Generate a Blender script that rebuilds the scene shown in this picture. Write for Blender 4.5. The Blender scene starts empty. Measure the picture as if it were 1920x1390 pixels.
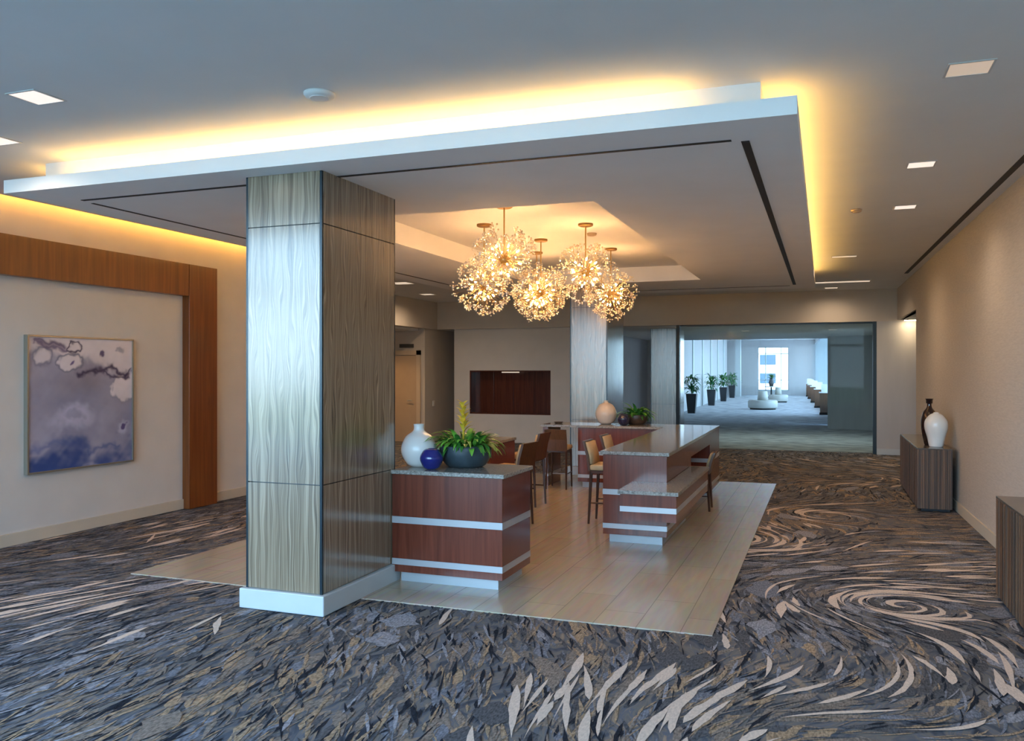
import bpy, bmesh, math, random
import numpy as np
from mathutils import Vector, Matrix

random.seed(7)
rng = np.random.default_rng(11)
sc = bpy.context.scene
COL = sc.collection
PI = math.pi

# ------------------------------------------------------------------ helpers
def wloc(o):
    v = Vector((0, 0, 0))
    while o is not None:
        v += o.location
        o = o.parent
    return v

def tag(o, label=None, cat=None, group=None, kind=None):
    if label: o['label'] = label
    if cat: o['category'] = cat
    if group: o['group'] = group
    if kind: o['kind'] = kind
    return o

def thing(name, label, cat, loc=(0, 0, 0), group=None):
    o = bpy.data.objects.new(name, None)
    COL.objects.link(o)
    o.empty_display_size = 0.1
    o.location = loc
    return tag(o, label, cat, group)

def obj(name, bm, mats, parent=None, smooth=False, loc=None):
    """link bm (world coordinates) as one mesh object below parent"""
    me = bpy.data.meshes.new(name)
    off = wloc(parent) if parent is not None else Vector((0, 0, 0))
    if loc is not None:
        off = Vector(loc)
    if off.length > 0:
        bmesh.ops.translate(bm, verts=bm.verts, vec=-off)
    bmesh.ops.recalc_face_normals(bm, faces=bm.faces)
    bm.to_mesh(me)
    bm.free()
    if not isinstance(mats, (list, tuple)): mats = [mats]
    for m in mats: me.materials.append(m)
    if smooth:
        for p in me.polygons: p.use_smooth = True
    o = bpy.data.objects.new(name, me)
    COL.objects.link(o)
    if parent is not None: o.parent = parent
    elif loc is not None: o.location = loc
    return o

def B(): return bmesh.new()

def box(bm, x0, y0, z0, x1, y1, z1, bev=0.0, mi=0):
    r = bmesh.ops.create_cube(bm, size=1.0)
    vs = r['verts']
    for v in vs:
        v.co = Vector(((x0 + x1) / 2 + v.co.x * (x1 - x0), (y0 + y1) / 2 + v.co.y * (y1 - y0), (z0 + z1) / 2 + v.co.z * (z1 - z0)))
    fs = set(f for v in vs for f in v.link_faces)
    for f in fs: f.material_index = mi
    if bev > 0:
        es = list(set(e for v in vs for e in v.link_edges))
        bmesh.ops.bevel(bm, geom=es, offset=bev, segments=2, profile=0.5, affect='EDGES')
    return bm

def bx(*a, bev=0.0): return box(B(), *a, bev=bev)

def prism(bm, pts, z0, z1, mi=0):
    """vertical prism over a plan polygon"""
    lo = [bm.verts.new((x, y, z0)) for x, y in pts]
    hi = [bm.verts.new((x, y, z1)) for x, y in pts]
    n = len(pts)
    fs = [bm.faces.new(lo[::-1]), bm.faces.new(hi)]
    for i in range(n):
        fs.append(bm.faces.new((lo[i], lo[(i + 1) % n], hi[(i + 1) % n], hi[i])))
    for f in fs: f.material_index = mi
    return bm

def lathe(bm, prof, cx=0, cy=0, seg=32, mi=0, sx=1, sy=1):
    rings = []
    for r, z in prof:
        if r < 1e-5: rings.append([bm.verts.new((cx, cy, z))])
        else: rings.append([bm.verts.new((cx + sx * r * math.cos(2 * PI * i / seg), cy + sy * r * math.sin(2 * PI * i / seg), z)) for i in range(seg)])
    for a, b in zip(rings, rings[1:]):
        for i in range(seg):
            j = (i + 1) % seg
            if len(a) == 1 and len(b) == 1: continue
            if len(a) == 1: f = bm.faces.new((a[0], b[j], b[i]))
            elif len(b) == 1: f = bm.faces.new((a[i], a[j], b[0]))
            else: f = bm.faces.new((a[i], a[j], b[j], b[i]))
            f.material_index = mi
    return bm

def tube(bm, p, q, r0, r1=None, seg=8, mi=0):
    r1 = r0 if r1 is None else r1
    p, q = Vector(p), Vector(q)
    d = (q - p).normalized()
    a = d.orthogonal().normalized()
    b = d.cross(a)
    A = [bm.verts.new(p + r0 * (a * math.cos(2 * PI * i / seg) + b * math.sin(2 * PI * i / seg))) for i in range(seg)]
    C = [bm.verts.new(q + r1 * (a * math.cos(2 * PI * i / seg) + b * math.sin(2 * PI * i / seg))) for i in range(seg)]
    fs = [bm.faces.new(A[::-1]), bm.faces.new(C)]
    for i in range(seg):
        fs.append(bm.faces.new((A[i], A[(i + 1) % seg], C[(i + 1) % seg], C[i])))
    for f in fs: f.material_index = mi
    return bm

def leaf(bm, base, az, el, L, W, droop, mi=0, n=6, fold=0.25):
    """arched leaf blade with a folded midrib"""
    p = Vector(base); e = el
    prev = None
    for k in range(n + 1):
        t = k / n
        w = W * math.sin(PI * min(0.98, 0.08 + 0.92 * t)) ** 0.8
        d = Vector((math.cos(az) * math.cos(e), math.sin(az) * math.cos(e), math.sin(e)))
        s = Vector((-math.sin(az), math.cos(az), 0))
        up = s.cross(d) * -1
        l = bm.verts.new(p + s * w + up * w * fold); m = bm.verts.new(p); r = bm.verts.new(p - s * w + up * w * fold)
        if prev:
            for f in (bm.faces.new((prev[0], prev[1], m, l)), bm.faces.new((prev[1], prev[2], r, m))):
                f.material_index = mi
        prev = (l, m, r)
        p = p + d * (L / n)
        e -= droop / n
    return bm

def copy_tree(o, parent=None):
    c = o.copy(); COL.objects.link(c)
    if parent is not None: c.parent = parent
    for ch in list(o.children): copy_tree(ch, c)
    return c

# ------------------------------------------------------------------ materials
def new_mat(name):
    m = bpy.data.materials.new(name); m.use_nodes = True
    nt = m.node_tree
    return m, nt, nt.nodes, nt.links, nt.nodes['Principled BSDF']

def mat(name, col, rough=0.5, metal=0.0, noise=0.0, nscale=6.0, bump=0.0, bscale=80.0, coat=0.0, stretch=(1, 1, 1), spec=0.5):
    m, nt, N, L, b = new_mat(name)
    b.inputs['Base Color'].default_value = (*col, 1)
    b.inputs['Roughness'].default_value = rough
    b.inputs['Metallic'].default_value = metal
    b.inputs['Coat Weight'].default_value = coat
    b.inputs['Specular IOR Level'].default_value = spec
    tc = N.new('ShaderNodeTexCoord'); mp = N.new('ShaderNodeMapping')
    mp.inputs['Scale'].default_value = stretch
    L.new(tc.outputs['Object'], mp.inputs['Vector'])
    if noise > 0:
        nz = N.new('ShaderNodeTexNoise'); nz.inputs['Scale'].default_value = nscale; nz.inputs['Detail'].default_value = 5
        L.new(mp.outputs[0], nz.inputs['Vector'])
        r = N.new('ShaderNodeValToRGB')
        r.color_ramp.elements[0].position = 0.3; r.color_ramp.elements[1].position = 0.7
        r.color_ramp.elements[0].color = (*[c * (1 - noise) for c in col], 1)
        r.color_ramp.elements[1].color = (*[min(1, c * (1 + noise)) for c in col], 1)
        L.new(nz.outputs['Fac'], r.inputs[0]); L.new(r.outputs[0], b.inputs['Base Color'])
    if bump > 0:
        nb = N.new('ShaderNodeTexNoise'); nb.inputs['Scale'].default_value = bscale; nb.inputs['Detail'].default_value = 3
        L.new(mp.outputs[0], nb.inputs['Vector'])
        bp = N.new('ShaderNodeBump'); bp.inputs['Strength'].default_value = bump; bp.inputs['Distance'].default_value = 0.01
        L.new(nb.outputs['Fac'], bp.inputs['Height']); L.new(bp.outputs[0], b.inputs['Normal'])
    return m

def emit(name, col, s):
    m, nt, N, L, b = new_mat(name)
    b.inputs['Base Color'].default_value = (0.8, 0.8, 0.8, 1)
    b.inputs['Emission Color'].default_value = (*col, 1)
    b.inputs['Emission Strength'].default_value = s
    return m

def wood(name, c1, c2, rough=0.3, scale=(28, 28, 1.2), coat=0.3):
    m, nt, N, L, b = new_mat(name)
    tc = N.new('ShaderNodeTexCoord'); mp = N.new('ShaderNodeMapping'); mp.inputs['Scale'].default_value = scale
    L.new(tc.outputs['Object'], mp.inputs['Vector'])
    nz = N.new('ShaderNodeTexNoise'); nz.inputs['Scale'].default_value = 1.0; nz.inputs['Detail'].default_value = 6; nz.inputs['Distortion'].default_value = 0.6
    L.new(mp.outputs[0], nz.inputs['Vector'])
    r = N.new('ShaderNodeValToRGB')
    r.color_ramp.elements[0].position = 0.32; r.color_ramp.elements[1].position = 0.68
    r.color_ramp.elements[0].color = (*c1, 1); r.color_ramp.elements[1].color = (*c2, 1)
    L.new(nz.outputs['Fac'], r.inputs[0]); L.new(r.outputs[0], b.inputs['Base Color'])
    b.inputs['Roughness'].default_value = rough
    b.inputs['Coat Weight'].default_value = coat; b.inputs['Coat Roughness'].default_value = 0.12
    return m

def cladding():
    """silvery resin panel with wavy vertical strands"""
    m, nt, N, L, b = new_mat('clad_panel')
    tc = N.new('ShaderNodeTexCoord'); sp = N.new('ShaderNodeSeparateXYZ'); L.new(tc.outputs['Object'], sp.inputs[0])
    def M(op, a, c=None):
        n = N.new('ShaderNodeMath'); n.operation = op
        for i, v in enumerate((a, c)):
            if v is None: continue
            if isinstance(v, (int, float)): n.inputs[i].default_value = v
            else: L.new(v, n.inputs[i])
        return n.outputs[0]
    h = M('ADD', sp.outputs['X'], sp.outputs['Y'])
    z = sp.outputs['Z']
    wob = M('SINE', M('ADD', M('MULTIPLY', z, 9.5), M('MULTIPLY', M('SINE', M('MULTIPLY', h, 33.0)), 2.2)))
    wob2 = M('SINE', M('ADD', M('MULTIPLY', z, 17.0), M('MULTIPLY', h, 21.0)))
    env = M('ADD', M('MULTIPLY', M('SINE', M('MULTIPLY', M('SUBTRACT', z, 0.75), 1.35)), 0.5), 0.55)
    hh = M('ADD', h, M('MULTIPLY', env, M('ADD', M('MULTIPLY', wob, 0.010), M('MULTIPLY', wob2, 0.004))))
    cv = N.new('ShaderNodeCombineXYZ')
    L.new(M('MULTIPLY', hh, 78.0), cv.inputs[0]); L.new(M('MULTIPLY', z, 0.5), cv.inputs[2])
    nz = N.new('ShaderNodeTexNoise'); nz.inputs['Scale'].default_value = 1.0; nz.inputs['Detail'].default_value = 4; nz.inputs['Roughness'].default_value = 0.65
    L.new(cv.outputs[0], nz.inputs['Vector'])
    r = N.new('ShaderNodeValToRGB'); cr = r.color_ramp
    cr.elements[0].position = 0.30; cr.elements[0].color = (0.050, 0.037, 0.025, 1)
    cr.elements[1].position = 0.72; cr.elements[1].color = (0.50, 0.40, 0.285, 1)
    e = cr.elements.new(0.5); e.color = (0.255, 0.188, 0.122, 1)
    L.new(nz.outputs['Fac'], r.inputs[0]); L.new(r.outputs[0], b.inputs['Base Color'])
    b.inputs['Metallic'].default_value = 0.0
    b.inputs['Roughness'].default_value = 0.22
    b.inputs['Specular IOR Level'].default_value = 0.5
    b.inputs['Coat Weight'].default_value = 1.0; b.inputs['Coat Roughness'].default_value = 0.15; b.inputs['Coat IOR'].default_value = 1.55
    b.inputs['Metallic'].default_value = 0.06
    bp = N.new('ShaderNodeBump'); bp.inputs['Strength'].default_value = 0.25; bp.inputs['Distance'].default_value = 0.004
    L.new(nz.outputs['Fac'], bp.inputs['Height']); L.new(bp.outputs[0], b.inputs['Normal'])
    bc = N.new('ShaderNodeBump'); bc.inputs['Strength'].default_value = 0.10; bc.inputs['Distance'].default_value = 0.004
    L.new(nz.outputs['Fac'], bc.inputs['Height']); L.new(bc.outputs[0], b.inputs['Coat Normal'])
    return m

def granite():
    m, nt, N, L, b = new_mat('granite')
    tc = N.new('ShaderNodeTexCoord')
    v = N.new('ShaderNodeTexNoise'); v.inputs['Scale'].default_value = 55; v.inputs['Detail'].default_value = 8; v.inputs['Roughness'].default_value = 0.75
    L.new(tc.outputs['Object'], v.inputs['Vector'])
    r = N.new('ShaderNodeValToRGB'); cr = r.color_ramp
    cr.elements[0].position = 0.35; cr.elements[0].color = (0.10, 0.095, 0.09, 1)
    cr.elements[1].position = 0.66; cr.elements[1].color = (0.50, 0.47, 0.42, 1)
    e = cr.elements.new(0.48); e.color = (0.29, 0.265, 0.235, 1)
    L.new(v.outputs['Fac'], r.inputs[0]); L.new(r.outputs[0], b.inputs['Base Color'])
    b.inputs['Roughness'].default_value = 0.10
    return m

def tile_mat():
    m, nt, N, L, b = new_mat('floor_tile')
    tc = N.new('ShaderNodeTexCoord'); mp = N.new('ShaderNodeMapping'); mp.inputs['Rotation'].default_value = (0, 0, PI / 2)
    L.new(tc.outputs['Object'], mp.inputs['Vector'])
    br = N.new('ShaderNodeTexBrick'); L.new(mp.outputs[0], br.inputs['Vector'])
    br.inputs['Scale'].default_value = 1.0
    br.inputs['Brick Width'].default_value = 1.2; br.inputs['Row Height'].default_value = 0.30
    br.inputs['Mortar Size'].default_value = 0.004; br.inputs['Mortar Smooth'].default_value = 0.2
    br.offset = 0.33
    br.inputs['Color1'].default_value = (0.47, 0.385, 0.29, 1); br.inputs['Color2'].default_value = (0.42, 0.34, 0.255, 1)
    br.inputs['Mortar'].default_value = (0.30, 0.245, 0.185, 1)
    mp2 = N.new('ShaderNodeMapping'); mp2.inputs['Scale'].default_value = (14, 1.6, 1); L.new(tc.outputs['Object'], mp2.inputs['Vector'])
    nz = N.new('ShaderNodeTexNoise'); nz.inputs['Scale'].default_value = 1.5; nz.inputs['Detail'].default_value = 5
    L.new(mp2.outputs[0], nz.inputs['Vector'])
    mx = N.new('ShaderNodeMix'); mx.data_type = 'RGBA'; mx.blend_type = 'OVERLAY'; mx.inputs['Factor'].default_value = 0.25
    L.new(br.outputs['Color'], mx.inputs[6]); L.new(nz.outputs['Color'], mx.inputs[7])
    L.new(mx.outputs[2], b.inputs['Base Color'])
    b.inputs['Roughness'].default_value = 0.22
    return m

def carpet_base():
    m, nt, N, L, b = new_mat('carpet_base')
    tc = N.new('ShaderNodeTexCoord')
    d = N.new('ShaderNodeTexNoise'); d.inputs['Scale'].default_value = 0.9; d.inputs['Detail'].default_value = 3
    L.new(tc.outputs['Object'], d.inputs['Vector'])
    ad = N.new('ShaderNodeMix'); ad.data_type = 'RGBA'; ad.blend_type = 'LINEAR_LIGHT'; ad.inputs['Factor'].default_value = 0.6
    L.new(tc.outputs['Object'], ad.inputs[6]); L.new(d.outputs['Color'], ad.inputs[7])
    mp = N.new('ShaderNodeMapping'); mp.inputs['Scale'].default_value = (7, 1.6, 1); L.new(ad.outputs[2], mp.inputs['Vector'])
    nz = N.new('ShaderNodeTexNoise'); nz.inputs['Scale'].default_value = 1.6; nz.inputs['Detail'].default_value = 7; nz.inputs['Distortion'].default_value = 0.8
    L.new(mp.outputs[0], nz.inputs['Vector'])
    r = N.new('ShaderNodeValToRGB'); cr = r.color_ramp
    cr.elements[0].position = 0.30; cr.elements[0].color = (0.035, 0.040, 0.052, 1)
    cr.elements[1].position = 0.74; cr.elements[1].color = (0.30, 0.25, 0.21, 1)
    for p, c in ((0.42, (0.09, 0.098, 0.12)), (0.50, (0.17, 0.15, 0.135)), (0.57, (0.11, 0.12, 0.15)), (0.64, (0.25, 0.19, 0.14))):
        e = cr.elements.new(p); e.color = (*c, 1)
    L.new(nz.outputs['Fac'], r.inputs[0]); L.new(r.outputs[0], b.inputs['Base Color'])
    b.inputs['Roughness'].default_value = 0.95; b.inputs['Specular IOR Level'].default_value = 0.1
    return m

def glass(name, tint=(0.93, 0.97, 0.97), refl=0.07):
    m, nt, N, L, b = new_mat(name)
    N.remove(b)
    t = N.new('ShaderNodeBsdfTransparent'); t.inputs[0].default_value = (*tint, 1)
    g = N.new('ShaderNodeBsdfGlossy'); g.inputs['Roughness'].default_value = 0.02
    mx = N.new('ShaderNodeMixShader'); mx.inputs[0].default_value = refl
    L.new(t.outputs[0], mx.inputs[1]); L.new(g.outputs[0], mx.inputs[2])
    L.new(mx.outputs[0], N['Material Output'].inputs[0])
    return m

def striped(name, c1, c2, scale=60.0, rough=0.4):
    """reeded timber: fine vertical battens"""
    m, nt, N, L, b = new_mat(name)
    tc = N.new('ShaderNodeTexCoord'); mp = N.new('ShaderNodeMapping'); mp.inputs['Scale'].default_value = (scale, scale, 0.6)
    L.new(tc.outputs['Object'], mp.inputs['Vector'])
    nz = N.new('ShaderNodeTexNoise'); nz.inputs['Scale'].default_value = 0.6; nz.inputs['Detail'].default_value = 3
    L.new(mp.outputs[0], nz.inputs['Vector'])
    r = N.new('ShaderNodeValToRGB')
    r.color_ramp.elements[0].position = 0.36; r.color_ramp.elements[1].position = 0.64
    r.color_ramp.elements[0].color = (*c1, 1); r.color_ramp.elements[1].color = (*c2, 1)
    L.new(nz.outputs['Fac'], r.inputs[0]); L.new(r.outputs[0], b.inputs['Base Color'])
    b.inputs['Roughness'].default_value = rough
    return m

M = dict(
    ceiling=mat('ceiling_paint', (0.76, 0.75, 0.74), 0.9, noise=0.02, nscale=2),
    cloud=mat('cloud_paint', (0.88, 0.88, 0.89), 0.8, noise=0.02, nscale=2),
    wall_left=mat('left_wall_paint', (0.60, 0.555, 0.515), 0.85, noise=0.03, nscale=3, bump=0.05, bscale=150),
    wall_right=mat('grasscloth', (0.47, 0.41, 0.355), 0.85, noise=0.08, nscale=9, bump=0.12, bscale=40, stretch=(1, 1, 9)),
    wall_back=mat('back_wall_paint', (0.52, 0.46, 0.40), 0.85, noise=0.03, nscale=3),
    wall_hall=mat('hall_wall_paint', (0.47, 0.455, 0.46), 0.8, noise=0.05, nscale=5, stretch=(1, 3, 0.2)),
    base=mat('baseboard_paint', (0.55, 0.47, 0.37), 0.5, noise=0.02),
    base_white=mat('white_baseboard', (0.50, 0.53, 0.54), 0.45, noise=0.02),
    clad=cladding(),
    corner=mat('dark_corner_trim', (0.02, 0.035, 0.045), 0.25, 0.3),
    seam=mat('panel_seam', (0.06, 0.055, 0.05), 0.6),
    cherry=wood('cherry_wood', (0.105, 0.021, 0.010), (0.185, 0.042, 0.020), 0.25),
    portal=wood('orange_wood', (0.125, 0.029, 0.003), (0.205, 0.057, 0.007), 0.38, scale=(20, 20, 0.9)),
    niche=wood('dark_niche_wood', (0.055, 0.012, 0.008), (0.10, 0.024, 0.013), 0.25),
    walnut=wood('stool_walnut', (0.045, 0.016, 0.009), (0.075, 0.028, 0.014), 0.35),
    stoolback=wood('stool_back_wood', (0.075, 0.030, 0.012), (0.12, 0.050, 0.020), 0.4),
    tan=mat('tan_upholstery', (0.52, 0.36, 0.19), 0.6, noise=0.06, nscale=20),
    steel=mat('brushed_metal_band', (0.46, 0.47, 0.49), 0.4, 0.4, noise=0.04, nscale=3),
    plinth=mat('plinth_metal', (0.45, 0.48, 0.50), 0.45, 0.3, noise=0.03),
    granite=granite(),
    tile=tile_mat(),
    carpet=carpet_base(),
    hallcarpet_lit=mat('hall_carpet_lit', (0.46, 0.455, 0.47), 0.95, noise=0.45, nscale=2.2, stretch=(1, 2.2, 1), spec=0.1),  # lighter version of the carpet, strong hall daylight put into its colour
    black=mat('black_slot', (0.008, 0.008, 0.010), 0.6),
    blackframe=mat('black_frame', (0.012, 0.018, 0.022), 0.35, 0.4),
    white_gloss=mat('white_ceramic', (0.80, 0.77, 0.73), 0.18, noise=0.02, nscale=4),
    cream_gloss=mat('cream_ceramic', (0.66, 0.55, 0.45), 0.3, noise=0.04, nscale=5),
    cobalt=mat('cobalt_glaze', (0.012, 0.018, 0.16), 0.08, coat=0.6),
    inkblue=mat('ink_blue_glaze', (0.012, 0.014, 0.045), 0.08, coat=0.6),
    slate=mat('slate_bowl', (0.035, 0.05, 0.06), 0.4, noise=0.35, nscale=14, stretch=(1, 1, 0.4)),
    brownbowl=mat('brown_bowl', (0.06, 0.035, 0.022), 0.4, noise=0.3, nscale=14),
    amphora=mat('brown_black_glaze', (0.022, 0.010, 0.010), 0.12, noise=0.5, nscale=9, coat=0.5),
    soil=mat('planter_soil', (0.02, 0.015, 0.01), 0.9),
    leaf_a=mat('leaf_bright', (0.16, 0.40, 0.045), 0.45, noise=0.3, nscale=14),
    leaf_b=mat('leaf_dark', (0.04, 0.18, 0.028), 0.4, noise=0.3, nscale=14),
    leaf_hall=mat('leaf_palm', (0.02, 0.15, 0.06), 0.45, noise=0.3, nscale=5),
    bract=mat('yellow_bract', (0.78, 0.58, 0.05), 0.5, noise=0.2, nscale=20),
    reed=striped('reeded_timber', (0.030, 0.016, 0.010), (0.175, 0.085, 0.042), 60, 0.55),
    reed_top=mat('console_top', (0.10, 0.075, 0.06), 0.2),
    frame=mat('silver_picture_frame', (0.32, 0.30, 0.25), 0.35, 0.6),
    brass=mat('brass', (0.62, 0.40, 0.15), 0.28, 0.95),
    bronze=mat('bronze_canopy', (0.34, 0.20, 0.07), 0.4, 0.7),
    crystal=mat('crystal', (0.78, 0.66, 0.50), 0.08, coat=0.5, spec=0.8),
    bulb=emit('bulb_glow', (1.0, 0.53, 0.20), 270.0),
    led=emit('warm_led_tape', (1.0, 0.57, 0.14), 21.0),
    led_left=emit('warm_led_tape_wall', (1.0, 0.46, 0.08), 34.0),
    lens=emit('downlight_lens', (1.0, 0.82, 0.70), 0.75),
    lens_dim=emit('downlight_lens_dim', (1.0, 0.78, 0.58), 0.55),
    lens_low=emit('downlight_lens_low', (1.0, 0.68, 0.42), 0.30),
    lens_wash=emit('wall_washer_lens', (1.0, 0.75, 0.42), 30.0),
    trimring=mat('white_trim', (0.62, 0.60, 0.58), 0.5),
    reflector=mat('downlight_reflector', (0.62, 0.45, 0.30), 0.35, 0.5),
    plastic=mat('switch_plastic', (0.75, 0.72, 0.66), 0.4),
    planter=mat('tall_black_planter', (0.022, 0.024, 0.03), 0.5, noise=0.1),
    ottoman=mat('ottoman_vinyl', (0.46, 0.44, 0.40), 0.5, noise=0.05),
    podium=wood('podium_wood', (0.09, 0.030, 0.012), (0.14, 0.05, 0.02), 0.35),
    linen=mat('white_linen', (0.78, 0.79, 0.80), 0.8, noise=0.03),
    alu=mat('window_aluminium', (0.45, 0.47, 0.48), 0.4, 0.5),
    pane=glass('clear_pane'),
    pane_tint=glass('tinted_partition_pane', (0.88, 0.94, 0.94), 0.004),
    stucco=mat('outside_stucco', (0.85, 0.85, 0.86), 0.8),
    darkglass=mat('outside_window_glass', (0.05, 0.07, 0.09), 0.1),
    lawn=mat('lawn_grass', (0.10, 0.20, 0.04), 0.9, noise=0.3, nscale=2),
    pave=mat('outside_paving', (0.45, 0.43, 0.40), 0.8, noise=0.1, nscale=1),
    door=mat('alcove_door_paint', (0.46, 0.33, 0.22), 0.5, noise=0.04, nscale=3),
    doorframe=mat('alcove_door_frame', (0.55, 0.43, 0.31), 0.5),
)

def S(name, bm, m, parent=None, label=None):
    o = obj(name, bm, m, parent)
    if parent is None: o['kind'] = 'structure'
    if label: o['label'] = label
    return o

# ------------------------------------------------------------------ setting: shell
ZC = 3.45
# carpet: one mesh, its woven strokes are faces of the same mesh
def flow(x, y):
    a = PI / 2 - 0.05 + 0.28 * np.sin(0.55 * x + 0.35 * y + 0.4) + 0.22 * np.sin(1.1 * y - 0.7 * x + 1.0)
    a = a + 0.9 / (1 + np.exp(-(x + 1.2) * 1.4)) * np.sin(0.5 * y + 0.3)
    vx, vy = np.cos(a), np.sin(a)
    for cx, cy, R, s in ((-0.10, 3.75, 1.6, -1), (-0.75, 8.9, 1.1, 1), (0.40, 6.95, 1.0, -1), (-0.1, 11.0, 1.3, -1), (0.6, 15.0, 1.5, 1)):
        dx, dy = x - cx, y - cy
        r = np.sqrt(dx * dx + dy * dy) + 1e-4
        w = 2.1 * np.exp(-(r / (0.85 * R)) ** 2) * np.clip(r / (0.35 * R), 0, 1)
        vx = vx - s * w * dy / r; vy = vy + s * w * dx / r
    n = np.sqrt(vx * vx + vy * vy) + 1e-6
    return vx / n, vy / n

def carpet():
    V = []; F = []; MI = []
    base = [(-12, -4.3), (4, -4.3), (4, 66), (-12, 66)]
    V += [(x, y, -0.006) for x, y in base]; F.append((0, 1, 2, 3)); MI.append(0)
    K = 9
    nv = [4]
    Vs = []; Fs = []; Ms = []
    def layer(px, py, Ls, Ws, mids, z0, z1, jag=0.15, jit=0.22):
        n = len(px)
        P = np.zeros((n, K, 2)); D = np.zeros((n, K, 2))
        x, y = px.copy(), py.copy()
        ja = rng.normal(0, jit, n); cj, sj = np.cos(ja), np.sin(ja)
        for k in range(K):
            vx, vy = flow(x, y)
            vx, vy = vx * cj - vy * sj, vx * sj + vy * cj
            P[:, k, 0] = x; P[:, k, 1] = y; D[:, k, 0] = vx; D[:, k, 1] = vy
            x = x + vx * Ls / (K - 1); y = y + vy * Ls / (K - 1)
        t = np.linspace(0.0, 1.0, K)
        sk = rng.uniform(0.6, 1.7, n)[:, None]
        prof = np.sin(PI * t[None, :] ** sk) ** 0.85
        prof[:, 0] = 0.02; prof[:, -1] = 0.02
        wl = Ws[:, None] * prof * (1 + jag * rng.standard_normal((n, K)))
        wr = Ws[:, None] * prof * (1 + jag * rng.standard_normal((n, K)))
        Nx, Ny = -D[:, :, 1], D[:, :, 0]
        z = rng.uniform(z0, z1, n)[:, None] * np.ones((1, K))
        A = np.stack([P[:, :, 0] + Nx * wl, P[:, :, 1] + Ny * wl, z], -1)
        C = np.stack([P[:, :, 0] - Nx * wr, P[:, :, 1] - Ny * wr, z], -1)
        verts = np.stack([A, C], 2).reshape(-1, 3)
        i0 = nv[0] + np.arange(n)[:, None] * (2 * K) + 2 * np.arange(K - 1)[None, :]
        f = np.stack([i0, i0 + 1, i0 + 3, i0 + 2], -1).reshape(-1, 4)
        Vs.append(verts); Fs.append(f); Ms.append(np.repeat(mids, K - 1))
        nv[0] += n * 2 * K
    def zone(x, y):
        return (np.sin(0.9 * x + 0.5 * y + 1.3) + np.sin(0.6 * x - 1.1 * y) + 0.8 * np.sin(1.7 * x + 1.3 * y + 2.0)) / 2.8
    def pick(px, py, warm, cool):
        zv = zone(px, py) + rng.normal(0, 0.35, len(px))
        w = rng.choice(warm, len(px)); c = rng.choice(cool, len(px))
        return np.where(zv > -0.06, w, c)
    def area(n): return rng.uniform(-8.0, 2.0, n), 1.6 + (20.4 - 1.6) * rng.uniform(0, 1, n) ** 1.15
    # slots: 0 base 1 bluegrey 2 slate 3 taupe 4 tan 5 navy black 6 cream 7 lilac grey
    n = 8500; px, py = area(n)
    layer(px, py, rng.uniform(0.15, 0.5, n), rng.uniform(0.015, 0.055, n), pick(px, py, [3, 3, 4, 2, 1], [1, 2, 2, 7, 3]), -0.0055, -0.0040)
    n = 9000; px, py = area(n)
    layer(px, py, rng.uniform(0.12, 0.45, n), rng.uniform(0.004, 0.016, n), pick(px, py, [3, 4, 5, 2, 5], [1, 5, 2, 7, 5]), -0.0040, -0.0026)
    n = 4500; px, py = area(n)
    layer(px, py, rng.uniform(0.10, 0.35, n), rng.uniform(0.004, 0.013, n), pick(px, py, [4, 4, 3, 7], [1, 7, 3, 5]), -0.0026, -0.0018)
    n = 9000; px = rng.uniform(-7.5, 1.7, n); py = 2.2 + 6.5 * rng.uniform(0, 1, n) ** 1.3
    layer(px, py, rng.uniform(0.05, 0.20, n), rng.uniform(0.003, 0.009, n), pick(px, py, [3, 4, 5, 2, 3], [1, 5, 2, 5, 3]), -0.0024, -0.0016, 0.3)
    # bigger calm patches of blue grey
    n = 170; px, py = area(n)
    layer(px, py, rng.uniform(0.3, 0.6, n), rng.uniform(0.07, 0.12, n), pick(px, py, [3, 2, 7], [1, 1, 7]), -0.0018, -0.0014, 0.25)
    # cream crescents gather in swirls
    cl = [(-0.65, 8.9, 0.75, 38), (0.40, 6.95, 0.75, 48), (-0.85, 4.1, 0.65, 34), (-0.1, 4.75, 0.5, 10), (0.95, 5.3, 0.6, 18), (-5.4, 4.6, 0.95, 42), (-0.1, 10.8, 0.9, 26), (1.0, 8.2, 0.7, 22), (-6.6, 7.0, 0.9, 26), (0.5, 14.0, 1.2, 22), (-6.3, 9.5, 0.8, 16), (1.0, 17, 1.2, 18)]
    px = np.concatenate([c[0] + c[2] * 0.55 * rng.standard_normal(c[3]) for c in cl])
    py = np.concatenate([c[1] + c[2] * 0.55 * rng.standard_normal(c[3]) for c in cl])
    n = len(px)
    layer(px + 0.012, py - 0.012, rng.uniform(0.25, 0.75, n), rng.uniform(0.010, 0.034, n), np.full(n, 6), -0.0012, -0.0004, 0.12, 0.10)
    n = 60; px, py = area(n)
    layer(px, py, rng.uniform(0.2, 0.5, n), rng.uniform(0.012, 0.03, n), np.full(n, 6), -0.0012, -0.0004)
    verts = np.concatenate([np.array(V)] + Vs); faces = np.concatenate(Fs)
    allf = [tuple(F[0])] + faces.tolist()
    me = bpy.data.meshes.new('floor')
    me.from_pydata(verts.tolist(), [], allf)
    cols = [(0.160, 0.166, 0.196), (0.085, 0.084, 0.092), (0.205, 0.166, 0.140), (0.31, 0.22, 0.145), (0.018, 0.021, 0.030), (0.60, 0.48, 0.40), (0.25, 0.245, 0.27)]
    me.materials.append(M['carpet'])
    for i, c in enumerate(cols):
        me.materials.append(mat('carpet_yarn_%d' % i, c, 0.95, noise=(0.15 if i == 5 else 0.5), nscale=42, spec=0.1, stretch=(2.2, 0.8, 1)))
    me.polygons.foreach_set('material_index', np.concatenate([[0]] + Ms).astype(np.int32))
    me.update()
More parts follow.
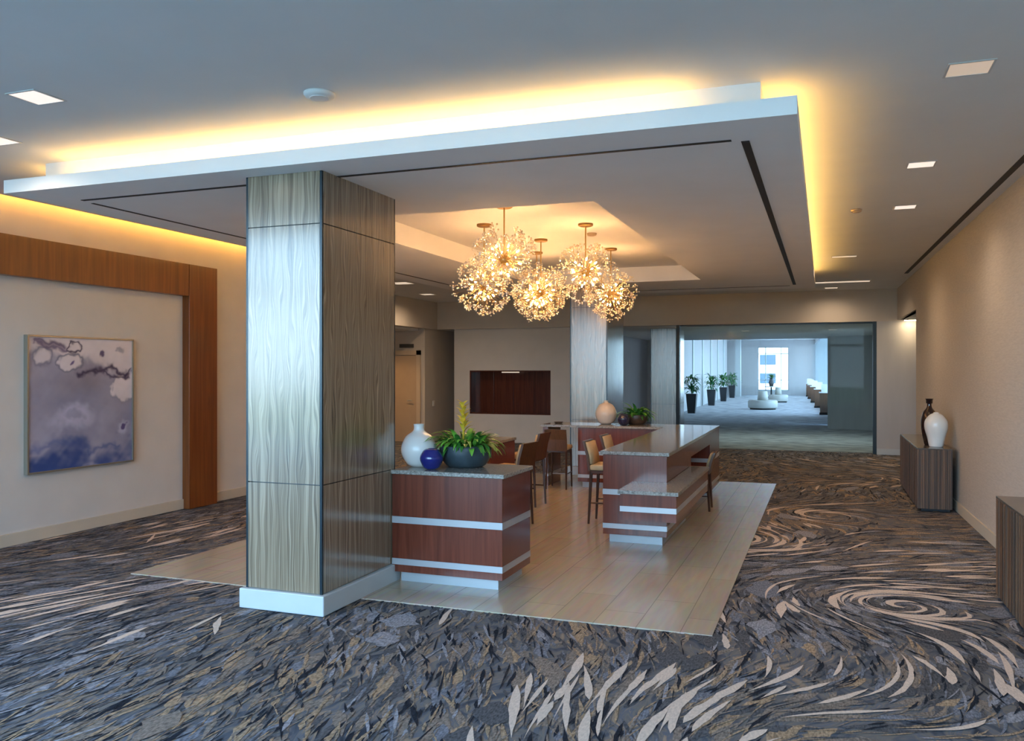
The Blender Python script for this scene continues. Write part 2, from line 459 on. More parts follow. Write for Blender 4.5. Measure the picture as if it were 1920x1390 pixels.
    o = bpy.data.objects.new('floor', me); COL.objects.link(o)
    o['kind'] = 'structure'; o['label'] = 'swirling navy, taupe and cream patterned carpet'
    return o
carpet()
S('floor_tile', bx(-5.60, 5.66, -0.02, -0.69, 13.58, 0.004), M['tile'], label='beige plank tile inset under the counters')

S('floor_hall', bx(-8.5, 19.42, -0.03, 3.6, 62.0, 0.002), M['hallcarpet_lit'], label='patterned hall carpet with the daylight put into its pale colour')
S('wall_corridor_screen', bx(-5.85, 28.3, -0.02, -4.75, 28.6, 2.9), M['wall_hall'])  # added screen wall, shades the corridor's left wall from the hall light
# ceiling: main plane with raised slot along the left wall
bm = B()
box(bm, -7.44, 1.55, ZC, 2.2, 11.0, ZC + 0.05)
box(bm, -9.3, 11.0, ZC, 2.2, 19.4, ZC + 0.05)
S('ceiling', bm, M['ceiling'])
S('ceiling_slot', bx(-7.9, 1.6, ZC + 0.22, -7.38, 11.0, ZC + 0.30), M['ceiling'])
S('ceiling_slot_side', bx(-7.40, 1.55, ZC + 0.05, -7.38, 11.0, ZC + 0.22), M['ceiling'])
S('ceiling_slot_end', bx(-7.9, 1.55, ZC, -7.38, 1.6, ZC + 0.3), M['ceiling'])
S('ceiling_atrium', bx(-8.0, -4.4, 5.6, 2.6, 1.7, 5.7), M['ceiling'])
S('wall_atrium', bx(-7.9, 1.55, ZC + 0.0, 2.6, 1.7, 5.6), M['wall_left'])

# left wall with timber portal around the art bay
S('wall_left', bx(-7.9, 1.9, -0.02, -7.61, 11.0, ZC + 0.3), M['wall_left'])
S('baseboard_left', bx(-7.61, 1.9, 0.0, -7.588, 8.54, 0.125, bev=0.004), M['base'])
S('baseboard_rear', bx(-7.61, 9.08, 0.0, -7.588, 11.0, 0.125, bev=0.004), M['base'])
por = thing('wood_portal', 'broad orange-brown timber surround framing the wall with the painting', 'wall panel', (-7.61, 6.5, 0))
obj('post', bx(-7.61, 8.54, 0.0, -7.50, 9.06, 3.09, bev=0.003), M['portal'], por)
obj('header', bx(-7.61, 2.2, 2.69, -7.50, 8.535, 3.09, bev=0.003), M['portal'], por)
strip = thing('led_strip', 'warm light tape glowing in the slot where ceiling meets the painting wall', 'light strip', (-7.42, 5.5, 3.505))
obj('tape', bx(-7.435, 1.75, 3.505, -7.405, 10.9, 3.515), M['led_left'], strip)

# left rear: step back, bulkhead, alcove
S('wall_step', bx(-9.3, 10.9, -0.02, -7.61, 11.0, ZC), M['wall_back'])
S('trim_1', bx(-9.30, 11.0, 2.775, -9.07, 19.35, ZC), M['wall_back'], label='bulkhead over the alcove')
S('wall_alcove', bx(-9.32, 18.5, -0.02, -9.12, 20.6, 2.775), M['wall_back'])
S('wall_alcove_rear', bx(-11.2, 18.5, -0.02, -9.32, 18.7, 2.9), M['wall_back'])
S('wall_alcove_side', bx(-11.2, 11.0, -0.02, -11.0, 18.5, 2.9), M['wall_back'])
S('wall_alcove_front', bx(-11.2, 11.0, -0.02, -9.3, 11.2, 2.9), M['wall_back'])
S('ceiling_alcove', bx(-11.2, 11.0, 2.72, -9.3, 18.7, 2.9), M['ceiling'])
S('wall_gap', bx(-9.32, 20.5, -0.02, -8.4, 20.7, 2.9), M['wall_back'])
S('wall_gap_side', bx(-8.65, 19.6, -0.02, -8.4, 20.5, 2.9), M['wall_back'])
S('ceiling_gap', bx(-9.32, 19.35, 2.775, -8.4, 20.7, 2.9), M['ceiling'])
d = S('door_1', bx(-10.15, 18.455, 0.0, -9.32, 18.498, 2.12, bev=0.004), M['door'])
fr = B(); box(fr, -10.25, 18.44, 0, -10.15, 18.5, 2.24); box(fr, -9.32, 18.44, 0, -9.22, 18.5, 2.24); box(fr, -10.25, 18.44, 2.13, -9.22, 18.5, 2.24)
S('door_frame', fr, M['doorframe'], d)
S('door_handle', tube(B(), (-9.42, 18.40, 1.02), (-9.54, 18.40, 1.02), 0.011), M['alu'], d)
sg = thing('wall_vent', 'small dark grille above the door in the alcove', 'vent', (-9.6, 18.49, 2.36))
obj('grille', bx(-9.80, 18.47, 2.31, -9.42, 18.498, 2.40), M['seam'], sg)
sw = thing('light_switch', 'small white switch plate on the shaded wall beside the niche', 'switch', (-9.115, 18.98, 0.95))
obj('plate', bx(-9.119, 18.93, 0.86, -9.105, 19.03, 1.00, bev=0.003), M['plastic'], sw)
obj('rocker', bx(-9.106, 18.96, 0.90, -9.100, 19.0, 0.96, bev=0.002), M['white_gloss'], sw)

# back wall with header, niche wall, glazed opening
S('trim_2', bx(-9.07, 19.1, 2.775, 1.48, 19.35, ZC), M['wall_back'], label='bulkhead over the corridor opening')
nx0, nx1, nz0, nz1 = -8.23, -6.13, 0.68, 1.75
bm = B()
box(bm, -8.65, 19.2, -0.02, nx0, 19.6, 2.775); box(bm, nx1, 19.2, -0.02, -5.6, 19.6, 2.775)
box(bm, nx0, 19.2, -0.02, nx1, 19.6, nz0); box(bm, nx0, 19.2, nz1, nx1, 19.6, 2.775)
S('wall_back', bm, M['wall_left'])
nc = thing('wall_niche', 'wide dark mahogany lined niche recessed in the rear wall', 'niche', (-7.2, 19.4, nz0))
for i in range(4):
    a = nx0 + (nx1 - nx0) * i / 4; b_ = nx0 + (nx1 - nx0) * (i + 1) / 4
    obj('back_panel', bx(a + 0.004, 19.50, nz0, b_ - 0.004, 19.53, nz1, bev=0.004), M['niche'], nc)
obj('back_board', bx(nx0 - 0.01, 19.53, nz0 - 0.01, nx1 + 0.01, 19.56, nz1 + 0.01), M['niche'], nc)
ln = B(); box(ln, nx0, 19.205, nz0, nx0 + 0.03, 19.5, nz1); box(ln, nx1 - 0.03, 19.205, nz0, nx1, 19.5, nz1); box(ln, nx0, 19.205, nz1 - 0.03, nx1, 19.5, nz1); box(ln, nx0, 19.205, nz0, nx1, 19.5, nz0 + 0.03)
obj('lining', ln, M['niche'], nc)
obj('picture_light', bx(-7.42, 19.30, nz1 - 0.055, -6.98, 19.36, nz1 - 0.03), M['lens_dim'], nc)

# right wall (runs very slightly towards the room at its far end)
def rw(y): return 1.655 - 0.0185 * (y - 6.5)
S('wall_right', prism(B(), [(rw(-4.3), -4.3), (rw(15.95), 15.95), (rw(15.95) + 0.12, 15.95), (rw(-4.3) + 0.3, -4.3)], -0.02, ZC), M['wall_right'])
S('trim_3', prism(B(), [(rw(15.95), 15.95), (rw(19.1), 19.1), (rw(19.1) + 0.12, 19.1), (rw(15.95) + 0.12, 15.95)], 2.80, ZC), M['wall_right'])
S('baseboard_right', prism(B(), [(rw(0) - 0.02, 0), (rw(15.95) - 0.02, 15.95), (rw(15.95), 15.95), (rw(0), 0)], 0.0, 0.12), M['base'])
sl = S('trim_4', prism(B(), [(rw(3) - 0.16, 3.0), (rw(16.2) - 0.16, 16.2), (rw(16.2) - 0.10, 16.2), (rw(3) - 0.10, 3.0)], ZC - 0.004, ZC + 0.001), M['black'], label='black linear slot in the ceiling along the right wall')
bm = B(); box(bm, 1.03, 19.1, -0.02, 1.48, 19.35, 2.775); box(bm, 1.48, 19.1, -0.02, 3.6, 19.35, 2.9)
S('wall_recess', bm, M['wall_hall'])
S('wall_recess_side', bx(3.4, 15.7, -0.02, 3.6, 19.1, 2.9), M['wall_hall'])
S('wall_recess_front', bx(rw(15.95) + 0.12, 15.75, -0.02, 3.4, 15.95, 2.9), M['wall_hall'])
S('ceiling_recess', bx(rw(17.45) + 0.05, 15.75, 2.80, 3.6, 19.1, 2.92), M['ceiling'])
S('baseboard_back', bx(1.03, 19.08, 0.0, 3.4, 19.1, 0.12), M['base_white'])
wm = thing('wall_washer', 'warm lit downlight grazing the recess wall at the far end of the right wall', 'downlight', (1.65, 18.93, 2.79))
obj('housing', bx(1.53, 18.84, 2.775, 1.77, 19.02, 2.799), M['trimring'], wm)
obj('lens', bx(1.545, 18.855, 2.765, 1.755, 19.005, 2.775), M['lens_wash'], wm)

# glazed partition to the corridor
g = S('window_1', bx(-3.06, 19.20, 0.02, 0.96, 19.215, 2.74), M['pane_tint'], label='tall glass partition to the far corridor')
fr = B(); box(fr, -3.13, 19.12, 0, -3.06, 19.28, 2.775); box(fr, 0.96, 19.12, 0, 1.03, 19.28, 2.775)
S('window_frame', fr, M['blackframe'], g)
S('window_rail', bx(-3.06, 19.16, 2.74, 0.96, 19.26, 2.775), M['blackframe'], g)

# corridor and hall beyond
S('wall_corridor_left', bx(-5.85, 19.6, -0.02, -5.6, 30.0, 3.0), M['wall_hall'])
S('wall_corridor_right', prism(B(), [(0.10, 27.2), (1.35, 26.6), (1.35, 27.4), (0.16, 28.6)], -0.02, 2.9), M['wall_hall'])
S('wall_corridor_side', bx(1.35, 19.35, -0.02, 1.6, 27.4, 2.9), M['wall_hall'])
S('ceiling_corridor', bx(-5.85, 19.35, 2.775, 1.6, 28.6, 2.9), M['ceiling'])
S('trim_5', bx(-7.5, 28.5, 2.775, 3.0, 28.7, 4.3), M['wall_hall'], label='drop from the corridor soffit to the hall ceiling')
S('ceiling_hall', bx(-8.5, 28.7, 3.9, 3.0, 63.0, 4.1), M['ceiling'])
bm = B(); prism(bm, [(-5.45, 30.0), (-6.1, 58.0), (-6.35, 58.0), (-5.85, 30.0)], -0.02, 3.95)
S('wall_hall_left', bm, M['wall_hall'])
bm = B()
for k in range(7):
    y = 31 + 4 * k; x = -5.45 - 0.65 * (y - 30) / 28
    box(bm, x - 0.02, y, 0.0, x + 0.05, y + 0.28, 3.9)
S('trim_6', bm, M['base_white'], label='white pilasters down the hall wall')
S('wall_hall_recess', bx(-8.5, 58.0, -0.02, -6.3, 58.3, 3.95), M['wall_hall'])
S('wall_hall_side', bx(-8.5, 58.0, -0.02, -8.3, 62.5, 3.95), M['wall_hall'])
S('trim_7', bx(-5.60, 58.3, 0, -5.25, 58.7, 3.9), M['base_white'], label='white column in front of the far hall wall')
wx0, wx1, wz0, wz1 = -4.40, -2.32, 0.35, 3.40
bm = B()
box(bm, -8.5, 62.0, -0.02, wx0, 62.3, 3.95); box(bm, wx1, 62.0, -0.02, 3.0, 62.3, 3.95)
box(bm, wx0, 62.0, -0.02, wx1, 62.3, wz0); box(bm, wx0, 62.0, wz1, wx1, 62.3, 3.95)
S('wall_hall_end', bm, M['wall_hall'])
w2 = S('window_2', bx(wx0, 62.18, wz0, wx1, 62.19, wz1), M['pane'], label='bright end window of the hall')
fr = B()
for x in (wx0, wx0 + 0.5, wx0 + 1.55, wx1 - 0.05): box(fr, x, 62.12, wz0, x + 0.05, 62.25, wz1)
for z in (wz0, 1.05, 2.9, wz1 - 0.05): box(fr, wx0, 62.12, z, wx1, 62.25, z + 0.05)
S('window_frame', fr, M['alu'], w2)
# right side of the hall: sill, posts, panes
def hx(y): return 0.55 - 0.034 * (y - 28.7)
w3 = S('window_3', prism(B(), [(hx(34.5) + 0.1, 34.5), (hx(62) + 0.1, 62), (hx(62) + 0.11, 62), (hx(34.5) + 0.11, 34.5)], 0.5, 3.6), M['pane'], label='window wall along the hall')
fr = B()
for k in range(10):
    y = 34.5 + 3.0 * k
    box(fr, hx(y) + 0.02, y, 0.5, hx(y) + 0.2, y + 0.12, 3.6)
S('window_frame', fr, M['alu'], w3)
bm = B(); prism(bm, [(hx(28.7), 28.7), (hx(62), 62), (hx(62) + 0.25, 62), (hx(28.7) + 0.25, 28.7)], -0.02, 0.5)
prism(bm, [(hx(28.7), 28.7), (hx(34.5), 34.5), (hx(34.5) + 0.25, 34.5), (hx(28.7) + 0.25, 28.7)], 0.5, 3.6)
prism(bm, [(hx(28.7), 28.7), (hx(62), 62), (hx(62) + 0.25, 62), (hx(28.7) + 0.25, 28.7)], 3.6, 3.95)
S('wall_hall_right', bm, M['wall_hall'])

# window wall behind the camera
w4 = S('window_4', bx(-7.6, -4.21, 0.1, 1.85, -4.20, 5.5), M['pane'], label='tall window wall facing the room')
fr = B()
for k in range(7):
    x = -7.6 + 9.4 * k / 6
    box(fr, x - 0.04, -4.28, 0, x + 0.04, -4.14, 5.6)
for z in (0.0, 2.9, 5.5): box(fr, -7.6, -4.28, z, 1.85, -4.14, z + 0.09)
S('window_frame', fr, M['alu'], w4)
S('wall_atrium_left', bx(-7.9, 1.5, ZC + 0.3, -7.61, 1.9, 5.6), M['wall_left'])
w5 = S('window_5', bx(-7.76, -4.2, 0.1, -7.75, 1.9, 5.5), M['pane'], label='tall side window of the entrance end')
fr = B()
for y in (-4.2, -2.7, -1.2, 0.3, 1.84): box(fr, -7.82, y, 0, -7.70, y + 0.07, 5.6)
for z in (0.0, 2.9, 5.5): box(fr, -7.82, -4.2, z, -7.70, 1.9, z + 0.09)
S('window_frame', fr, M['alu'], w5)
S('outside_hedge', bx(-24, -14, -0.1, -22.5, 14, 1.3), M['lawn'])
S('outside_terrace', bx(-40, -4.3, -0.12, -7.9, 30, -0.05), M['pave'])
S('wall_atrium_right', bx(1.85, -4.3, ZC, 2.15, 1.6, 5.6), M['wall_right'])
# outdoors
S('outside_lawn', bx(-40, -60, -0.12, 35, -9, -0.06), M['lawn'])
S('outside_paving', bx(-40, -9, -0.12, 35, -4.3, -0.05), M['pave'])
S('outside_ground', bx(3.8, -4.3, -0.12, 40, 95, -0.05), M['pave'])
bl = S('outside_building', bx(-14, 78, -0.1, 4, 86, 5.3), M['stucco'], label='white building seen through the end window')
for x in (-7.6, -5.35, -2.2):
    for z in (0.6, 2.25):
        S('outside_building_window', bx(x, 77.95, z, x + 1.35, 78.05, z + 0.9), M['darkglass'], bl)

# ------------------------------------------------------------------ suspended ceiling
CX0, CX1, CY0, CY1, CZ0, CZ1 = -6.21, -0.14, 4.95, 15.5, 3.18, 3.25
TX0, TX1, TY0, TY1, TZ = -4.5, -1.82, 6.9, 13.45, 3.42
cl = thing('suspended_ceiling', 'pale floating ceiling panel with a glowing cove edge above the counters', 'ceiling panel', (-3.17, 10.2, CZ0))
bm = B()
def ring(bm, X0, X1, Y0, Y1, x0, x1, y0, y1, z0, z1):
    for a in ((X0, Y0, X1, y0), (X0, y1, X1, Y1), (X0, y0, x0, y1), (x1, y0, X1, y1)):
        box(bm, a[0], a[1], z0, a[2], a[3], z1)
ring(bm, CX0, CX1, CY0, CY1, TX0, TX1, TY0, TY1, CZ0, CZ1)
ring(bm, CX0, CX1, CY0, CY1, CX0 + 0.014, CX1 - 0.014, CY0 + 0.014, CY1 - 0.014, CZ1, 3.285)
obj('panel', bm, M['cloud'], cl)
bm = B(); ring(bm, TX0 - 0.03, TX1 + 0.03, TY0 - 0.03, TY1 + 0.03, TX0, TX1, TY0, TY1, CZ1, TZ)
box(bm, TX0 - 0.03, TY0 - 0.03, TZ, TX1 + 0.03, TY1 + 0.03, TZ + 0.02)
obj('tray', bm, M['cloud'], cl)
s_ = 0.21
bm = B(); ring(bm, CX0 + s_, CX1 - s_, CY0 + s_, CY1 - s_, CX0 + s_ + 0.05, CX1 - s_ - 0.05, CY0 + s_ + 0.05, CY1 - s_ - 0.05, CZ1, ZC)
obj('riser', bm, M['cloud'], cl)
# light tape lies along the ledge, hidden by the lip
bm = B(); e0, e1 = 0.10, 0.125
box(bm, CX0 + e0 + 0.40, CY0 + e0, CZ1, CX1 - e0 - 0.55, CY0 + e1, CZ1 + 0.012)
box(bm, CX0 + e0 + 0.25, CY1 - e1, CZ1, CX1 - e0 - 0.2, CY1 - e0, CZ1 + 0.012)
box(bm, CX0 + e0, CY0 + e0 + 0.25, CZ1, CX0 + e1, CY1 - e0 - 0.2, CZ1 + 0.012)
box(bm, CX1 - e1, CY0 + e0 + 0.2, CZ1, CX1 - e0, CY1 - e0 - 0.2, CZ1 + 0.012)
o = obj('light_tape', bm, M['led'], cl); o['label'] = 'warm glowing light tape'
def slot(x0, y0, x1, y1):
    o = obj('air_slot', bx(x0, y0, CZ0 - 0.004, x1, y1, CZ0 + 0.004), M['black'], cl)
    o['label'] = 'thin black air slot'
slot(-5.84, 5.36, -0.54, 5.395); slot(-0.485, 5.42, -0.435, 14.75); slot(-5.875, 5.5, -5.845, 14.75); slot(-5.84, 14.9, -0.54, 14.935)

# ------------------------------------------------------------------ columns
def column(x0, y0, x1, y1, top, label, base=True):
    t = thing('clad_column', label, 'column', ((x0 + x1) / 2, (y0 + y1) / 2, 0), 'columns clad in wavy striped panels')
    core = bx(x0 + 0.03, y0 + 0.03, 0.0, x1 - 0.03, y1 - 0.03, top)
    obj('core', core, M['corner'], t)
    k = 0.020
    for cx, cy in ((x0, y0), (x1 - k, y0), (x0, y1 - k), (x1 - k, y1 - k)):
        obj('corner_trim', bx(cx + 0.001, cy + 0.001, 0.14, cx + k - 0.001, cy + k - 0.001, top), M['corner'], t)
    for a, b_ in ((0.15, 0.925), (0.932, 2.80), (2.807, top)):
        for q in ((x0 + k, y0, x1 - k, y0 + 0.03), (x0 + k, y1 - 0.03, x1 - k, y1), (x0, y0 + k, x0 + 0.03, y1 - k), (x1 - 0.03, y0 + k, x1, y1 - k)):
            obj('cladding_panel', bx(q[0], q[1], a, q[2], q[3], min(b_, top)), M['clad'], t)
    if base:
        bm = B(); e = 0.035
        box(bm, x0 - e, y0 - e, 0, x1 + e, y1 + e, 0.145, bev=0.008)
        obj('baseboard', bm, M['base_white'], t)['label'] = 'white base moulding'
    return t
column(-4.015, 5.165, -3.36, 6.26, CZ0, 'wide wavy-striped metallic column nearest the camera, beside the planted counter')
column(-4.0, 13.6, -3.36, 14.8, CZ0, 'metallic striped column standing behind the rear counter with the cream vase')
column(-4.0, 20.6, -3.36, 21.75, 2.775, 'farthest metallic striped column, standing beside the black post of the glass partition')

# ------------------------------------------------------------------ counters
def counter_body(t, x0, y0, x1, y1, zt=0.895, plinth=True):
    """veneered body with two metal reveal bands and a recessed plinth"""
    for a, b_ in ((0.09, 0.15), (0.20, 0.492), (0.547, zt)):
        obj('wood_panel', bx(x0, y0, a, x1, y1, b_, bev=0.002), M['cherry'], t)
    for a, b_ in ((0.15, 0.20), (0.492, 0.547)):
        obj('metal_band', bx(x0 - 0.002, y0 - 0.002, a, x1 + 0.002, y1 + 0.002, b_), M['steel'], t)
    if plinth:
        obj('plinth', bx(x0 + 0.055, y0 + 0.055, 0.0, x1 - 0.055, y1 - 0.055, 0.09), M['plinth'], t)

t = thing('service_counter', 'short cherry counter abutting the nearest column, topped with vases and a plant', 'counter', (-2.85, 6.5, 0.004))
counter_body(t, -3.35, 6.19, -2.375, 6.86)
obj('worktop', bx(-3.355, 6.17, 0.897, -2.355, 6.88, 0.93, bev=0.004), M['granite'], t)['label'] = 'polished speckled stone top'

t = thing('side_counter', 'cherry counter half hidden behind the planter bowl, with a dark stool at its side', 'counter', (-3.8, 8.9, 0.004))
counter_body(t, -4.15, 8.1, -3.565, 9.72)
obj('worktop', bx(-4.17, 8.08, 0.897, -3.55, 9.74, 0.93, bev=0.004), M['granite'], t)['label'] = 'polished stone top'

t = thing('island_counter', 'long cherry island with a lower stone shelf wrapping its front corner', 'counter', (-1.8, 10.2, 0.004))
counter_body(t, -2.11, 8.36, -1.46, 9.98, plinth=False)
for a, b_ in ((0.09, 0.15), (0.20, 0.492), (0.547, 0.895)):
    obj('wood_panel', bx(-2.11, 9.98, a, -1.85, 12.13, b_), M['cherry'], t)
    obj('wood_panel', bx(-1.85, 11.7, a, -1.46, 12.8, b_), M['cherry'], t)
for a, b_ in ((0.15, 0.20), (0.492, 0.547)):
    obj('metal_band', bx(-2.112, 9.98, a, -1.85, 12.13, b_), M['steel'], t)
    obj('metal_band', bx(-1.85, 11.7, a, -1.458, 12.8, b_), M['steel'], t)
obj('apron', bx(-1.85, 9.98, 0.74, -1.46, 11.7, 0.895), M['cherry'], t)
obj('plinth', bx(-2.055, 8.415, 0, -1.515, 9.93, 0.09), M['plinth'], t)
obj('plinth', bx(-2.055, 9.93, 0, -1.9, 12.1, 0.09), M['plinth'], t)
# lower ledge as part with its own pieces
bm = prism(B(), [(-1.78, 7.70), (-1.26, 7.70), (-1.26, 9.9), (-1.455, 9.9), (-1.455, 8.355), (-1.78, 8.355)], 0.36, 0.44)
led = obj('lower_ledge', bm, M['cherry'], t)
L6 = lambda e: [(-1.78 - e, 7.70 - e), (-1.26 + e, 7.70 - e), (-1.26 + e, 9.9), (-1.455, 9.9), (-1.455, 8.354), (-1.78 - e, 8.354)]
o = obj('ledge_panel', prism(B(), L6(0), 0.49, 0.605), M['cherry'], led)
o = obj('metal_band', prism(B(), L6(0.002), 0.44, 0.49), M['steel'], led)
o = obj('ledge_top', prism(B(), L6(0.02), 0.605, 0.638), M['granite'], led)

t = thing('rear_counter', 'cherry counter across the back with an open knee space, in front of the middle column', 'counter', (-3.0, 12.47, 0.004))
counter_body(t, -3.45, 12.15, -2.115, 12.8)
for a, b_ in ((0.0, 0.15), (0.20, 0.492), (0.547, 0.895)):
    obj('wood_panel', bx(-4.0, 12.15, a, -3.92, 12.8, b_), M['cherry'], t)
for a, b_ in ((0.15, 0.20), (0.492, 0.547)):
    obj('metal_band', bx(-4.002, 12.148, a, -3.918, 12.802, b_), M['steel'], t)
t = thing('stone_worktop', 'L-shaped polished stone worktop over the island and the rear counter', 'worktop', (-1.8, 10.5, 0.899))
obj('slab', prism(B(), [(-2.135, 8.34), (-1.435, 8.34), (-1.455, 12.83), (-4.03, 12.83), (-4.03, 12.12), (-2.155, 12.12)], 0.899, 0.932), M['granite'], t)

# ------------------------------------------------------------------ stools
def make_stool(label, cat, group):
    t = thing('counter_stool', label, cat, (0, 0, 0), group)
    # faces +Y, back at -Y
    obj('seat', bx(-0.19, -0.17, 0.61, 0.19, 0.20, 0.675, bev=0.018), M['tan'], t, True)
    obj('seat_rail', bx(-0.18, -0.16, 0.575, 0.18, 0.18, 0.61, bev=0.004), M['walnut'], t)
    for sx in (-1, 1):
        for sy, y0 in ((1, 0.165), (-1, -0.155)):
            obj('leg', tube(B(), (sx * 0.165, y0, 0.60), (sx * 0.172, y0 + sy * 0.03, 0.0), 0.020, 0.013, 8), M['walnut'], t)
    bm = B()
    for (za, zb, ya, yb) in ((0.60, 0.78, -0.165, -0.19), (0.78, 0.94, -0.19, -0.235)):
        vs = []
        for z, y in ((za, ya), (zb, yb)):
            vs.append([bm.verts.new((x, y + o_, z)) for x, o_ in ((-0.185, -0.022), (0.185, -0.022), (0.185, 0.006), (-0.185, 0.006))])
        for i in range(4): bm.faces.new((vs[0][i], vs[0][(i + 1) % 4], vs[1][(i + 1) % 4], vs[1][i]))
        bm.faces.new(vs[0][::-1]); bm.faces.new(vs[1])
    bmesh.ops.remove_doubles(bm, verts=bm.verts, dist=0.0001)
    bk = obj('backrest', bm, M['stoolback'], t)
    bm = B()
    vs = []
    for z, y in ((0.68, -0.168), (0.78, -0.182), (0.925, -0.222)):
        vs.append([bm.verts.new((x, y + o_, z)) for x, o_ in ((-0.175, -0.0), (0.175, -0.0), (0.165, 0.03), (-0.165, 0.03))])
    for a, b_ in zip(vs, vs[1:]):
        for i in range(4): bm.faces.new((a[i], a[(i + 1) % 4], b_[(i + 1) % 4], b_[i]))
    bm.faces.new(vs[0][::-1]); bm.faces.new(vs[-1])
    obj('back_cushion', bm, M['tan'], bk, True)['label'] = 'tan padded inner face'
    obj('footrest', tube(B(), (-0.168, 0.185, 0.20), (0.168, 0.185, 0.20), 0.010), M['steel'], t)
    for sx in (-1, 1):
        obj('stretcher', tube(B(), (sx * 0.17, -0.175, 0.24), (sx * 0.17, 0.18, 0.24), 0.010), M['walnut'], t)
    return t
G = 'stools around the counters'
spec = [
    (-2.33, 9.47, -90, 1, 'tan-backed wooden stool pulled up to the inner face of the island', 'stool'),
    (-2.36, 10.36, -90, 1, 'second tan-backed stool along the island, behind the nearer one', 'stool'),
    (-3.315, 8.92, 82, 1, 'brown-backed stool standing right behind the planted counter', 'stool'),
    (-3.62, 10.35, 86, 1, 'dark stool seen edge-on just beyond the brown-backed one', 'stool'),
    (-3.70, 12.0, 4, 0.94, 'brown-backed stool tucked into the knee space of the rear counter', 'stool'),
    (-1.52, 10.78, 92, 0.77, 'low tan-edged chair tucked under the outer side of the island', 'chair'),
]
proto = None
for i, (x, y, r, s, lab, cat) in enumerate(spec):
    if proto is None: o = proto = make_stool(lab, cat, G)
    else: o = copy_tree(proto)
    o['label'] = lab; o['category'] = cat
    o.location = (x, y, 0.004); o.rotation_euler = (0, 0, math.radians(r)); o.scale = (0.88 if i == 4 else 1, 1, s)

# ------------------------------------------------------------------ vases, plants
def smooth_profile(pts, n=40):
    zs = np.array([p[1] for p in pts]); rs = np.array([p[0] for p in pts])
    tt = np.linspace(0, 1, len(pts)); out = []
    for t_ in np.linspace(0, 1, n):
        i = min(int(t_ * (len(pts) - 1)), len(pts) - 2); f = t_ * (len(pts) - 1) - i
        p0 = pts[max(i - 1, 0)]; p1 = pts[i]; p2 = pts[i + 1]; p3 = pts[min(i + 2, len(pts) - 1)]
        def cr(a, b, c, d): return 0.5 * (2 * b + (c - a) * f + (2 * a - 5 * b + 4 * c - d) * f * f + (3 * b - a - 3 * c + d) * f ** 3)
        out.append((max(0.0, cr(p0[0], p1[0], p2[0], p3[0])), cr(p0[1], p1[1], p2[1], p3[1])))
    return out

def vase(name, label, loc, prof, m, neck=None, group=None):
    t = thing(name, label, 'vase', loc, group)
    x, y, z = loc
    pr = [(r, z + h) for r, h in smooth_profile(prof)]
    pr = [(0, pr[0][1])] + pr
    rim = pr[-1][0]
    pr += [(rim * 0.8, pr[-1][1]), (rim * 0.75, pr[-1][1] - 0.06), (0, pr[-1][1] - 0.07)]
    obj('body', lathe(B(), pr, x, y, 48), m, t, True)
    return t

vase('round_vase', 'large white spherical vase with a short neck on the planted counter', (-3.245, 6.47, 0.931),
     [(0.06, 0), (0.105, 0.03), (0.148, 0.11), (0.148, 0.18), (0.112, 0.255), (0.060, 0.295), (0.045, 0.315), (0.043, 0.345), (0.046, 0.362)], M['white_gloss'])
vase('small_round_vase', 'small glossy cobalt blue ball vase between the white vase and the planter bowl', (-3.05, 6.312, 0.931),
     [(0.04, 0), (0.068, 0.02), (0.095, 0.075), (0.093, 0.115), (0.066, 0.158), (0.040, 0.172)], M['cobalt'])
vase('cream_vase', 'round cream vase with a tiny neck on the rear counter', (-3.12, 12.55, 0.933),
     [(0.07, 0), (0.12, 0.035), (0.158, 0.13), (0.155, 0.20), (0.105, 0.29), (0.042, 0.325), (0.034, 0.345), (0.036, 0.36)], M['cream_gloss'])
vase('ink_blue_vase', 'small dark blue ball vase in front of the rear plant', (-2.80, 12.35, 0.933),
     [(0.04, 0), (0.068, 0.02), (0.092, 0.075), (0.09, 0.115), (0.06, 0.16), (0.038, 0.172)], M['inkblue'])

def bowl_plant(name, label, loc, R, H, mb, seed, nleaf, Ls, Ws, spike):
    rr = random.Random(seed)
    t = thing(name, label, 'potted plant', loc)
    x, y, z = loc
    pr = [(R * 0.62, 0), (R * 0.80, 0.025), (R * 0.97, H * 0.5), (R, H * 0.85), (R * 0.97, H)]
    pr = [(0, z)] + [(r, z + h) for r, h in smooth_profile(pr, 18)] + [(R * 0.9, z + H), (R * 0.86, z + H * 0.8), (0, z + H * 0.8)]
    obj('bowl', lathe(B(), pr, x, y, 40), mb, t, True)
    bm = B()
    lathe(bm, [(0, z + H * 0.88), (R * 0.86, z + H * 0.86)], x, y, 24)
    obj('soil', bm, M['soil'], t)
    bm = B()
    for i in range(nleaf):
        az = rr.uniform(0, 2 * PI); ro = R * rr.uniform(0.05, 0.7)
        el = rr.uniform(0.3, 1.5)
        leaf(bm, (x + ro * math.cos(az), y + ro * math.sin(az), z + H * 0.85), az + rr.uniform(-0.4, 0.4), el, Ls * rr.uniform(0.55, 1.1), Ws * rr.uniform(0.7, 1.2), rr.uniform(1.2, 2.4), rr.randint(0, 1))
    obj('foliage', bm, [M['leaf_a'], M['leaf_b']], t, True)
    if spike:
        bm = B()
        h0 = z + H + 0.08; 
        tube(bm, (x - 0.02, y, z + H * 0.8), (x - 0.03, y, z + H + spike), 0.008, 0.005)
        for i in range(26):
            f = i / 25
            leaf(bm, (x - 0.02 - 0.01 * f, y, z + H + 0.10 + (spike - 0.12) * f), i * 2.4, 1.0, 0.11 * (1.1 - 0.4 * f), 0.017, 0.9, 0, 4)
        obj('flower_spike', bm, M['bract'], t, True)['label'] = 'yellow flower spike'
    return t
